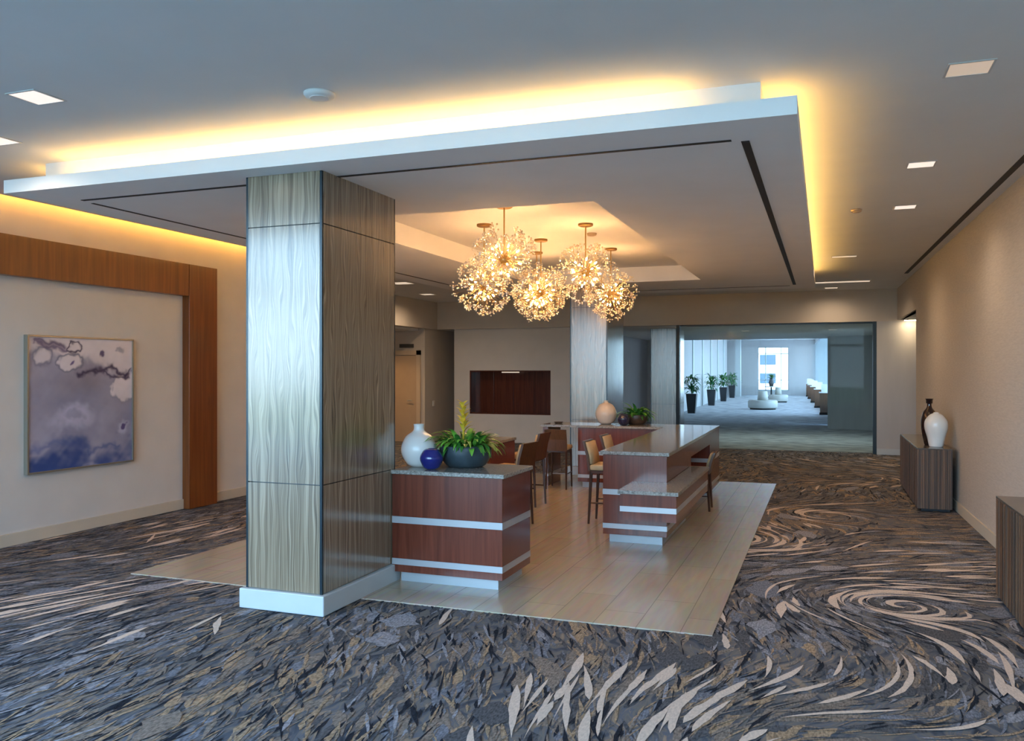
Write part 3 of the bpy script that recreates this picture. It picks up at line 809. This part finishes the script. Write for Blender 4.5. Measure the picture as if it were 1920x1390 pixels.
bowl_plant('bowl_planter', 'leafy green plant with a yellow spike in a dark slate bowl', (-2.865, 6.60, 0.931), 0.222, 0.185, M['slate'], 3, 190, 0.275, 0.022, 0.36)
bowl_plant('leafy_planter', 'leafy green plant in a brown bowl on the rear counter', (-2.66, 12.60, 0.933), 0.17, 0.15, M['brownbowl'], 9, 80, 0.27, 0.030, 0.0)

# small dish on the rear counter end
t = thing('small_dish', 'tiny dark dish at the open end of the rear counter', 'dish', (-3.86, 12.5, 0.932))
obj('dish', lathe(B(), [(0, 0.933), (0.05, 0.933), (0.075, 0.955), (0.068, 0.955), (0.045, 0.942), (0, 0.942)], -3.86, 12.5, 24), M['brownbowl'], t, True)

# ------------------------------------------------------------------ consoles on the right wall
def console(x0, y0, x1, y1, label):
    t = thing('console_cabinet', label, 'console', ((x0 + x1) / 2, (y0 + y1) / 2, 0), 'reeded timber consoles')
    obj('body', bx(x0 + 0.012, y0 + 0.012, 0.03, x1, y1 - 0.012, 0.765), M['walnut'], t)
    obj('toe_kick', bx(x0 + 0.05, y0 + 0.05, 0.0, x1 - 0.02, y1 - 0.05, 0.03), M['black'], t)
    obj('top', bx(x0, y0, 0.765, x1, y1, 0.782, bev=0.002), M['reed_top'], t)
    rr = random.Random(int(y0 * 10))
    n = 4
    for i in range(n):           # reeded doors on the long face
        a = y0 + (y1 - y0) * i / n; b_ = y0 + (y1 - y0) * (i + 1) / n
        bm = B(); y = a + 0.004
        while y < b_ - 0.006:
            w = rr.uniform(0.014, 0.03); w = min(w, b_ - 0.004 - y)
            box(bm, x0 + rr.uniform(-0.004, 0.004), y, 0.032, x0 + 0.014, y + w - 0.003, 0.764)
            y += w
        obj('reeded_door', bm, M['reed'], t)
    for q in (0, 1):              # reeded ends
        bm = B(); x = x0 + 0.002
        while x < x1 - 0.006:
            w = rr.uniform(0.014, 0.032); w = min(w, x1 - 0.002 - x)
            yy = rr.uniform(-0.004, 0.004)
            if q == 0: box(bm, x, y0 + yy, 0.032, x + w - 0.003, y0 + 0.014, 0.764)
            else: box(bm, x, y1 - 0.014, 0.032, x + w - 0.003, y1 + yy, 0.764)
            x += w
        obj('reeded_end', bm, M['reed'], t)
    return t
console(1.09, 11.6, 1.485, 14.1, 'dark reeded timber console with two vases on it')
console(1.245, 4.9, 1.615, 7.40, 'empty dark reeded timber console cut by the frame edge')
vase('white_ovoid_vase', 'glossy white ovoid vase on the reeded console', (1.335, 11.90, 0.783),
     [(0.075, 0), (0.085, 0.02), (0.105, 0.12), (0.136, 0.24), (0.128, 0.33), (0.078, 0.40), (0.035, 0.425), (0.030, 0.435)], M['white_gloss'])
vase('slender_vase', 'tall dark brown bottle vase with flared lip behind the white vase', (1.285, 12.16, 0.783),
     [(0.055, 0), (0.065, 0.03), (0.09, 0.16), (0.10, 0.30), (0.075, 0.42), (0.035, 0.48), (0.026, 0.53), (0.034, 0.575), (0.052, 0.60)], M['amphora'])

# ------------------------------------------------------------------ painting
def painting():
    y0, y1, z0, z1 = 6.285, 7.69, 0.69, 2.115
    t = thing('abstract_painting', 'large abstract blue and lilac ink painting on the portal-framed wall', 'painting', (-7.61, (y0 + y1) / 2, z0))
    f = 0.018
    bm = B()
    box(bm, -7.608, y0, z0, -7.555, y0 + f, z1); box(bm, -7.608, y1 - f, z0, -7.555, y1, z1)
    box(bm, -7.608, y0 + f, z0, -7.555, y1 - f, z0 + f); box(bm, -7.608, y0 + f, z1 - f, -7.555, y1 - f, z1)
    obj('frame', bm, M['frame'], t)
    n = 190
    u, v = np.meshgrid(np.linspace(0, 1, n), np.linspace(0, 1, n), indexing='ij')   # u right, v up
    def noise(u, v, fs, sd):
        r_ = np.random.default_rng(sd); o_ = 0 * u; tot = 0
        for f_, a_ in fs:
            for _ in range(4):
                th = r_.uniform(0, 2 * PI); ph = r_.uniform(0, 2 * PI)
                o_ = o_ + a_ * np.sin(2 * PI * f_ * (u * np.cos(th) + v * np.sin(th)) + ph + 1.5 * np.sin(2 * PI * f_ * 0.6 * (v * np.cos(th * 1.7) - u * np.sin(th * 1.7)) + ph * 2))
            tot += a_ * 2
        return o_ / tot
    n1 = noise(u, v, [(1.2, 1), (2.6, 0.6), (5.5, 0.35), (11, 0.2)], 4)
    n2 = noise(u, v, [(2.2, 1), (5, 0.6), (11, 0.35)], 8)
    n3 = noise(u, v, [(7, 1), (15, 0.6), (28, 0.3)], 21)
    uu = u + 0.030 * n2 + 0.02 * n1 + 0.014 * n3; vv = v + 0.030 * n1 + 0.014 * noise(u, v, [(8, 1), (17, 0.6)], 33)
    white = np.array([0.66, 0.60, 0.64]); lil = np.array([0.33, 0.32, 0.42]); mid = np.array([0.24, 0.245, 0.35]); blue = np.array([0.010, 0.055, 0.23]); ink = np.array([0.018, 0.008, 0.060])
    def lerp(a, b, t_): return a + (b - a) * np.clip(t_, 0, 1)[..., None]
    sm = lambda e0, e1, x: (lambda q: q * q * (3 - 2 * q))(np.clip((x - e0) / (e1 - e0), 0, 1))
    C = np.ones((n, n, 3)) * mid
    C = lerp(C, np.ones((n, n, 3)) * lil, 0.5 + 0.7 * n1)
    # boundary of the white top field
    bd = 0.76 + 0.06 * np.sin(4.2 * u - 0.6) + 0.03 * n2 - 0.16 * np.exp(-((u - 0.02) / 0.25) ** 2) * -1
    C = lerp(C, np.ones((n, n, 3)) * white, sm(-0.03, 0.06, vv - bd))
    # blue foot
    C = lerp(C, np.ones((n, n, 3)) * blue, sm(0.27, -0.02, vv + 0.13 * n2 + 0.13 * u - 0.02) * 0.95)
    C = lerp(C, np.ones((n, n, 3)) * lil, sm(0.25, 0.7, n2) * sm(0.5, 0.1, v) * 0.8)
    # grey plum haze in the middle
    C = lerp(C, np.ones((n, n, 3)) * np.array([0.22, 0.20, 0.25]), np.exp(-(((uu - 0.55) / 0.28) ** 2 + ((vv - 0.63) / 0.12) ** 2)) * 0.7)
    def blob(cu, cv, ru, rv, col, a=1.0, soft=0.25, ringw=0.0, ringc=None):
        nonlocal C
        r_ = np.sqrt(((uu - cu) / ru) ** 2 + ((vv - cv) / rv) ** 2)
        C = lerp(C, np.ones((n, n, 3)) * col, sm(1 + soft, 1 - soft, r_) * a)
        if ringw > 0:
            C = lerp(C, np.ones((n, n, 3)) * ringc, np.exp(-((r_ - 1.05) / ringw) ** 2))
    def line(pts, w, col, a=1.0):
        nonlocal C
        dmin = np.full((n, n), 9.0)
        for (a0, b0), (a1, b1) in zip(pts, pts[1:]):
            dx, dy = a1 - a0, b1 - b0
            t_ = np.clip(((uu - a0) * dx + (vv - b0) * dy) / (dx * dx + dy * dy), 0, 1)
            dmin = np.minimum(dmin, np.hypot(uu - a0 - t_ * dx, vv - b0 - t_ * dy))
        C = lerp(C, np.ones((n, n, 3)) * col, np.exp(-(dmin / w) ** 2) * a)
    blob(0.13, 0.86, 0.09, 0.06, white, 0.9, 0.3, 0.18, mid * 0.8)
    blob(0.38, 0.81, 0.10, 0.065, white, 1, 0.25, 0.14, mid * 0.7)
    blob(0.95, 0.62, 0.14, 0.13, white, 1, 0.15, 0.08, lil * 0.8)
    blob(0.90, 0.86, 0.2, 0.10, white, 0.9, 0.5)
    blob(0.42, 0.38, 0.17, 0.085, lil * 1.55, 0.75, 0.5); blob(0.40, 0.385, 0.08, 0.04, mid * 1.1, 0.7, 0.5)
    blob(0.88, 0.27, 0.06, 0.05, lil * 1.5, 0.7, 0.4); blob(0.895, 0.285, 0.03, 0.022, ink * 2.5, 0.9, 0.4)
    line([(0.02, 0.965), (0.15, 0.96), (0.34, 0.945)], 0.018, ink * 1.8, 0.85); line([(0.02, 0.945), (0.2, 0.93), (0.36, 0.915)], 0.014, ink * 2, 0.8)
    blob(0.43, 0.935, 0.06, 0.045, white, 1, 0.2, 0.16, ink)
    blob(0.69, 0.89, 0.022, 0.030, ink * 2, 0.9, 0.4); blob(0.88, 0.92, 0.035, 0.022, mid * 0.9, 0.7, 0.4)
    blob(0.39, 0.81, 0.02, 0.018, ink * 3, 0.9, 0.4)
    line([(0.45, 0.715), (0.6, 0.745), (0.72, 0.76), (0.80, 0.80), (0.88, 0.745), (0.99, 0.72)], 0.018, ink, 0.95)
    line([(0.72, 0.745), (0.82, 0.715), (0.99, 0.70)], 0.013, ink, 0.9); line([(0.95, 0.715), (1.0, 0.77)], 0.012, ink, 0.9)
    line([(0.05, 0.18), (0.3, 0.20), (0.55, 0.15)], 0.03, blue * 1.2, 0.5); line([(0.55, 0.10), (0.72, 0.15), (0.85, 0.13)], 0.02, blue, 0.6)
    C = np.clip(C * (1 + 0.10 * n2[..., None]), 0.003, 1)
    X = -7.572
    ys = y0 + f + (y1 - y0 - 2 * f) * u; zs = z0 + f + (z1 - z0 - 2 * f) * v
    verts = np.stack([np.full_like(u, X), ys, zs], -1).reshape(-1, 3)
    i = np.arange(n * n).reshape(n, n)
    faces = np.stack([i[:-1, :-1], i[1:, :-1], i[1:, 1:], i[:-1, 1:]], -1).reshape(-1, 4)
    loc = wloc(t); verts = verts - np.array(loc)
    me = bpy.data.meshes.new('canvas'); me.from_pydata(verts.tolist(), [], faces.tolist())
    at = me.color_attributes.new('pigment', 'FLOAT_COLOR', 'POINT')
    at.data.foreach_set('color', np.concatenate([C.reshape(-1, 3), np.ones((n * n, 1))], 1).astype(np.float32).ravel())
    m, nt, N, L, b = new_mat('painted_canvas')
    a = N.new('ShaderNodeAttribute'); a.attribute_name = 'pigment'
    L.new(a.outputs['Color'], b.inputs['Base Color']); b.inputs['Roughness'].default_value = 0.45
    me.materials.append(m)
    for p in me.polygons: p.use_smooth = True
    o = bpy.data.objects.new('canvas', me); COL.objects.link(o); o.parent = t
    obj('backing', bx(-7.608, y0 + f, z0 + f, -7.576, y1 - f, z1 - f), M['seam'], t)
painting()

# ------------------------------------------------------------------ chandeliers
def spray_mesh(L0, L1, n, seed):
    rr = random.Random(seed); bm = B()
    tube(bm, (0, 0, 0.05), (0, 0, L1 - 0.03), 0.0014, 0.0010, 4, 0)
    hub = Vector((0, 0, L1 - 0.045))
    for i in range(n):
        a = 2 * PI * i / n + rr.uniform(-0.3, 0.3); sp = rr.uniform(0.25, 0.95) if i else 0
        d = Vector((math.sin(sp) * math.cos(a), math.sin(sp) * math.sin(a), math.cos(sp)))
        q = hub + d * rr.uniform(0.034, 0.068)
        tube(bm, hub, q, 0.0009, 0.0009, 3, 0)
        r = bmesh.ops.create_icosphere(bm, subdivisions=1, radius=rr.uniform(0.009, 0.0125), matrix=Matrix.Translation(q + d * 0.006))
        for v in r['verts']:
            for f in v.link_faces: f.material_index = 1
    me = bpy.data.meshes.new('crystal_spray'); bm.to_mesh(me); bm.free()
    me.materials.append(M['brass']); me.materials.append(M['crystal'])
    return me
def arm_mesh():
    bm = B(); tube(bm, (0, 0, 0.04), (0, 0, 0.125), 0.003, 0.003, 6); tube(bm, (0, 0, 0.12), (0, 0, 0.145), 0.008, 0.008, 8)
    me = bpy.data.meshes.new('bulb_arm'); bm.to_mesh(me); bm.free(); me.materials.append(M['brass']); return me
def bulb_mesh():
    bm = B(); lathe(bm, [(0, 0.145), (0.006, 0.147), (0.0075, 0.16), (0.006, 0.175), (0, 0.180)], 0, 0, 8)
    me = bpy.data.meshes.new('bulb'); bm.to_mesh(me); bm.free(); me.materials.append(M['bulb']); return me
SPR = [spray_mesh(0.2, L, n, s) for L, n, s in ((0.31, 6, 1), (0.36, 6, 2), (0.265, 5, 3), (0.335, 7, 4))]
ARM, BULB = arm_mesh(), bulb_mesh()
def fib(n, off=0.0):
    out = []
    for i in range(n):
        z = 1 - 2 * (i + 0.5) / n; r = math.sqrt(max(0, 1 - z * z)); a = i * 2.39996 + off
        out.append(Vector((r * math.cos(a), r * math.sin(a), z)))
    return out
ZQ = Vector((0, 0, 1))
def chandelier(x, y, zc, label, k):
    t = thing('starburst_chandelier', label, 'chandelier', (x, y, TZ), 'starburst crystal chandeliers in the ceiling tray')
    obj('canopy', lathe(B(), [(0, TZ), (0.085, TZ), (0.085, TZ - 0.022), (0.07, TZ - 0.030), (0, TZ - 0.030)], x, y, 28), M['bronze'], t)
    obj('rod', tube(B(), (x, y, TZ - 0.03), (x, y, zc + 0.04), 0.008), M['brass'], t)
    core = B(); bmesh.ops.create_icosphere(core, subdivisions=3, radius=0.052, matrix=Matrix.Translation((x, y, zc)))
    obj('core', core, M['brass'], t, True)
    rr = random.Random(k)
    c = Vector((0, 0, zc - TZ))
    for i, d in enumerate(fib(100, k)):
        d = (d + Vector((rr.uniform(-0.12, 0.12), rr.uniform(-0.12, 0.12), rr.uniform(-0.12, 0.12)))).normalized()
        if d.z > 0.93: continue
        o = bpy.data.objects.new('crystal_spray', SPR[(i * 7 + k) % 4]); COL.objects.link(o)
        o.parent = t; o.location = c; o.rotation_mode = 'QUATERNION'; o.rotation_quaternion = ZQ.rotation_difference(d)
    for i, d in enumerate(fib(22, k + 0.7)):
        if d.z > 0.9: continue
        o = bpy.data.objects.new('bulb_arm', ARM); COL.objects.link(o)
        o.parent = t; o.location = c; o.rotation_mode = 'QUATERNION'; o.rotation_quaternion = ZQ.rotation_difference(d)
        b_ = bpy.data.objects.new('bulb', BULB); COL.objects.link(b_); b_.parent = o
for k, (x, y, z, lab) in enumerate((
    (-3.03, 7.95, 2.87, 'nearest crystal starburst chandelier, hung from the frontmost rod'),
    (-3.64, 8.91, 2.725, 'crystal starburst chandelier hung low at the left end of the cluster'),
    (-2.545, 9.28, 2.87, 'crystal starburst chandelier high on the longest visible rod right of the tray centre'),
    (-3.38, 10.18, 2.75, 'lowest crystal starburst chandelier in the middle of the cluster'),
    (-2.735, 11.27, 2.80, 'crystal starburst chandelier at the right end of the cluster'),
    (-3.80, 11.26, 2.80, 'rearmost crystal starburst chandelier, mostly hidden behind the middle one'))):
    chandelier(x, y, z, lab, k)

# ------------------------------------------------------------------ ceiling fittings
def downlight(x, y, w, label, lens='lens', l=None, z=ZC):
    l = l or w
    t = thing('recessed_downlight', label, 'downlight', (x, y, z), 'recessed downlights')
    bm = B(); f = 0.012
    for a in ((-w / 2, -l / 2, w / 2, -l / 2 + f), (-w / 2, l / 2 - f, w / 2, l / 2), (-w / 2, -l / 2 + f, -w / 2 + f, l / 2 - f), (w / 2 - f, -l / 2 + f, w / 2, l / 2 - f)):
        box(bm, x + a[0], y + a[1], z - 0.006, x + a[2], y + a[3], z - 0.0005)
    obj('trim_frame', bm, M['trimring'], t)
    obj('lens', bx(x - w / 2 + f, y - l / 2 + f, z - 0.003, x + w / 2 - f, y + l / 2 - f, z - 0.0006), M[lens], t)
downlight(-4.59, 3.88, 0.24, 'square downlight in the bare ceiling above the painting side')
downlight(-5.72, 4.50, 0.24, 'square downlight cut by the left frame edge')
downlight(0.765, 5.33, 0.24, 'nearest square downlight on the console side of the ceiling', 'lens_low')
downlight(0.75, 7.68, 0.22, 'second square downlight along the console side')
downlight(0.79, 9.62, 0.22, 'third square downlight along the console side')
downlight(0.283, 13.48, 0.36, 'faint slim downlight beside the far end of the glowing cove', 'lens_dim', 0.16)
downlight(0.14, 18.5, 0.26, 'small dim downlight just in front of the corridor bulkhead', 'lens_dim')
downlight(-7.70, 14.6, 0.40, 'bright downlight near the alcove bulkhead', 'lens_dim')
downlight(-8.29, 16.95, 0.30, 'small downlight close to the alcove bulkhead corner', 'lens_dim')
downlight(-1.9, 22.5, 0.2, 'added cool fill light in the corridor soffit behind the glass, nearer the striped column', 'lens_dim', None, 2.775)  # both corridor soffit fittings are added to carry fill light
downlight(0.2, 22.5, 0.2, 'added cool fill light in the corridor soffit behind the glass, nearer the recess wall', 'lens_dim', None, 2.775)
t = thing('linear_light', 'long slim light fixture in the ceiling before the corridor bulkhead', 'ceiling light', (0.33, 17.2, ZC))
obj('housing', bx(-0.20, 17.10, ZC - 0.012, 0.84, 17.36, ZC - 0.0005), M['trimring'], t)
obj('diffuser', bx(-0.17, 17.13, ZC - 0.016, 0.81, 17.33, ZC - 0.012), M['lens_dim'], t)
def disc(name, x, y, r, label, cat, m, z=ZC):
    t = thing(name, label, cat, (x, y, z))
    obj('housing', lathe(B(), [(0, z), (r, z), (r, z - 0.012), (r * 0.86, z - 0.028), (0, z - 0.030)], x, y, 32), m, t, True)
    obj('grille', lathe(B(), [(0, z - 0.034), (r * 0.6, z - 0.033), (r * 0.62, z - 0.028), (0, z - 0.028)], x, y, 24), m, t)
disc('ceiling_speaker', -2.90, 4.43, 0.095, 'round white disc fitted in the ceiling in front of the glowing cove', 'ceiling speaker', M['ceiling'])
disc('smoke_detector', 0.32, 9.6, 0.055, 'tiny tan disc on the ceiling beside the third downlight', 'smoke detector', M['reflector'])
disc('tray_detector', -2.65, 9.95, 0.06, 'small disc on the tray ceiling between the chandelier rods', 'smoke detector', M['reflector'], TZ)

# ------------------------------------------------------------------ hall furniture
def hall_plant(x, y, label, seed):
    rr = random.Random(seed)
    t = thing('tall_planter', label, 'potted plant', (x, y, 0), 'planters along the hall wall')
    bm = B(); 
    pr = []
    for z, w in ((0, 0.145), (0.80, 0.21)):
        pr.append([bm.verts.new((x + sx * w, y + sy * w, z)) for sx, sy in ((-1, -1), (1, -1), (1, 1), (-1, 1))])
    for i in range(4): bm.faces.new((pr[0][i], pr[0][(i + 1) % 4], pr[1][(i + 1) % 4], pr[1][i]))
    bm.faces.new(pr[0][::-1]); bm.faces.new(pr[1])
    obj('pot', bm, M['planter'], t)
    bm = B()
    for i in range(6):
        a = i * 1.05 + rr.uniform(0, 1); tube(bm, (x, y, 0.78), (x + 0.10 * math.cos(a), y + 0.1 * math.sin(a), 1.15), 0.012, 0.008, 6)
    obj('stem', bm, M['leaf_b'], t)
    bm = B()
    for i in range(95):
        a = rr.uniform(0, 2 * PI); h = rr.uniform(0.85, 1.45)
        leaf(bm, (x + 0.10 * math.cos(a), y + 0.10 * math.sin(a), h), a + rr.uniform(-0.5, 0.5), rr.uniform(0.0, 1.2), rr.uniform(0.25, 0.42), rr.uniform(0.03, 0.05), rr.uniform(0.8, 2.0), rr.randint(0, 1), 5)
    obj('foliage', bm, [M['leaf_hall'], M['leaf_b']], t, True)
for i, (x, y, lab) in enumerate(((-5.08, 34.9, 'nearest tall black planter with palm-like leaves along the hall wall'), (-5.28, 43.0, 'second tall black planter from the glass along the hall wall'),
        (-5.35, 49.0, 'third tall black planter from the glass along the hall wall'), (-5.50, 55.3, 'fourth tall black planter from the glass along the hall wall'), (-5.72, 60.5, 'farthest black planter, next to the white hall column'))):
    hall_plant(x, y, lab, 20 + i)

def ottoman(x, y, s, label):
    t = thing('round_ottoman', label, 'ottoman', (x, y, 0), 'round hall ottomans')
    obj('toe_ring', lathe(B(), [(0, 0), (0.56 * s, 0), (0.56 * s, 0.07), (0, 0.07)], x, y, 32), M['black'], t)
    obj('seat', lathe(B(), [(0, 0.07), (0.62 * s, 0.07), (0.64 * s, 0.12), (0.64 * s, 0.36), (0.60 * s, 0.42), (0, 0.42)], x, y, 36), M['ottoman'], t, True)
    obj('back_post', lathe(B(), [(0, 0.42), (0.23 * s, 0.42), (0.20 * s, 0.80), (0.17 * s, 0.83), (0, 0.83)], x, y, 28), M['ottoman'], t, True)
ottoman(-2.58, 39.4, 1.0, 'pale round ottoman with a central back post, nearest in the hall')
ottoman(-2.35, 48.4, 0.8, 'smaller round ottoman farther down the hall')
t = thing('round_table', 'small dark round table before the end window', 'table', (-3.2, 57.0, 0))
obj('pedestal', lathe(B(), [(0, 0), (0.28, 0), (0.28, 0.03), (0.05, 0.06), (0.05, 0.68), (0, 0.68)], -3.2, 57, 24), M['planter'], t, True)
obj('tabletop', lathe(B(), [(0, 0.68), (0.45, 0.68), (0.45, 0.72), (0, 0.72)], -3.2, 57, 32), M['ottoman'], t)
t = thing('tall_urn', 'tall dark urn of foliage silhouetted against the end window', 'vase', (-3.2, 57, 0.72))
obj('body', lathe(B(), [(0, 0.72), (0.12, 0.72), (0.17, 0.95), (0.10, 1.2), (0.12, 1.25), (0, 1.25)], -3.2, 57, 24), M['planter'], t, True)
bm = B(); rr = random.Random(5)
for i in range(60): leaf(bm, (-3.2, 57, 1.2), rr.uniform(0, 6.28), rr.uniform(0.6, 1.5), rr.uniform(0.25, 0.5), 0.03, 1.2, 0, 4)
obj('foliage', bm, M['leaf_b'], t, True)

for i, (x, y, lab) in enumerate(((0.02, 35.5, 'nearest wooden podium with a white top along the hall windows'), (-0.24, 42.0, 'second wooden podium along the hall windows'), (-0.50, 48.6, 'third wooden podium along the hall windows'), (-0.76, 55.0, 'fourth wooden podium along the hall windows'), (-0.95, 60.0, 'farthest wooden podium along the hall windows'))):
    t = thing('podium', lab, 'podium', (x, y, 0), 'podiums along the hall windows')
    obj('foot', bx(x - 0.19, y - 0.19, 0, x + 0.19, y + 0.19, 0.09), M['black'], t)
    obj('body', bx(x - 0.17, y - 0.17, 0.09, x + 0.17, y + 0.17, 0.86, bev=0.006), M['podium'], t)
    obj('top', bx(x - 0.21, y - 0.21, 0.86, x + 0.21, y + 0.21, 0.90, bev=0.006), M['linen'], t)
    obj('display_block', prism(B(), [(x - 0.12, y - 0.12), (x + 0.17, y - 0.12), (x + 0.17, y + 0.17), (x - 0.12, y + 0.17)], 0.90, 1.20), M['linen'], t)

# ------------------------------------------------------------------ daylight
w = bpy.data.worlds.new('sky'); sc.world = w; w.use_nodes = True
N, L = w.node_tree.nodes, w.node_tree.links
bg = N['Background']
tc = N.new('ShaderNodeTexCoord'); sp = N.new('ShaderNodeSeparateXYZ'); L.new(tc.outputs['Generated'], sp.inputs[0])
r = N.new('ShaderNodeValToRGB'); cr = r.color_ramp
cr.elements[0].position = 0.0; cr.elements[0].color = (0.60, 0.80, 1.0, 1)
cr.elements[1].position = 1.0; cr.elements[1].color = (0.18, 0.40, 0.85, 1)
e = cr.elements.new(0.22); e.color = (0.42, 0.68, 1.0, 1)
L.new(sp.outputs['Z'], r.inputs[0]); L.new(r.outputs[0], bg.inputs['Color'])
bg.inputs['Strength'].default_value = 11.0

def area(name, loc, rot, sx, sy, energy=0, col=(1, 1, 1), portal=False):
    l = bpy.data.lights.new(name, 'AREA'); l.shape = 'RECTANGLE'; l.size = sx; l.size_y = sy
    l.energy = energy; l.color = col
    if portal: l.cycles.is_portal = True
    o = bpy.data.objects.new(name, l); COL.objects.link(o); o.location = loc; o.rotation_euler = rot
    return o
area('window_daylight', (-2.87, -4.12, 2.8), (math.radians(90), 0, 0), 9.4, 5.4, portal=True)
area('hall_window_daylight', (hx(48.2) + 0.26, 48.2, 2.05), (math.radians(90), 0, math.radians(90 + 1.95)), 27.5, 3.1, portal=True)
area('side_window_daylight', (-7.68, -1.15, 2.8), (math.radians(90), 0, math.radians(-90)), 6.0, 5.3, portal=True)
area('hall_daylight', (hx(48.2) - 0.02, 48.2, 2.05), (math.radians(90), 0, math.radians(90 + 1.95)), 27, 3.0, 210, (0.95, 0.96, 1.0))
area('end_window_daylight', (-3.36, 62.1, 1.9), (math.radians(-90), 0, 0), 2.1, 3.0, portal=True)

# lamps inside the fittings, the corridor pair added as fill
def spot(name, loc, energy, col, ang=110, blend=0.8, r=0.06):
    l = bpy.data.lights.new(name, 'SPOT'); l.energy = energy; l.color = col; l.spot_size = math.radians(ang); l.spot_blend = 1.0; l.shadow_soft_size = r
    o = bpy.data.objects.new(name, l); COL.objects.link(o); o.location = loc
warm = (1.0, 0.78, 0.55)
for x, y in ((-4.59, 3.88), (-5.72, 4.5), (0.765, 5.33), (0.75, 7.68), (0.79, 9.62)):
    spot('downlight_lamp', (x, y, ZC - 0.02), 45, warm, 160)
for x in (-1.9, 0.2): spot('corridor_fill', (x, 22.5, 2.75), 75, (0.85, 1.0, 0.95), 165)  # added fill spots to brighten the dark corridor floor
spot('alcove_lamp', (-9.9, 17.4, 2.68), 60, (1.0, 0.6, 0.25), 130)
for x, y, e in ((-7.7, 14.6, 110), (-8.29, 16.95, 80), (0.283, 13.48, 70), (0.33, 17.2, 90), (0.14, 18.5, 40)):
    spot('rear_lamp', (x, y, ZC - 0.03), e, (1.0, 0.74, 0.48), 165)
spot('washer_lamp', (1.65, 18.92, 2.755), 14, (1.0, 0.72, 0.38), 100)

# ------------------------------------------------------------------ camera
cam = bpy.data.cameras.new('camera'); co = bpy.data.objects.new('camera', cam); COL.objects.link(co)
cam.sensor_width = 36; cam.lens = 36 * 1579 / 1920; cam.clip_end = 300; cam.clip_start = 0.05
co.location = (0, 0, 1.75)
co.rotation_euler = (math.radians(90), 0, math.atan(585 / 1579))
sc.camera = co
sc.view_settings.view_transform = 'Standard'; sc.view_settings.look = 'None'
sc.view_settings.gamma = 1; sc.view_settings.use_curve_mapping = False
sc.view_settings.exposure = 0.3
sc.cycles.max_bounces = 10
sc.cycles.diffuse_bounces = 5
sc.cycles.sample_clamp_indirect = 6
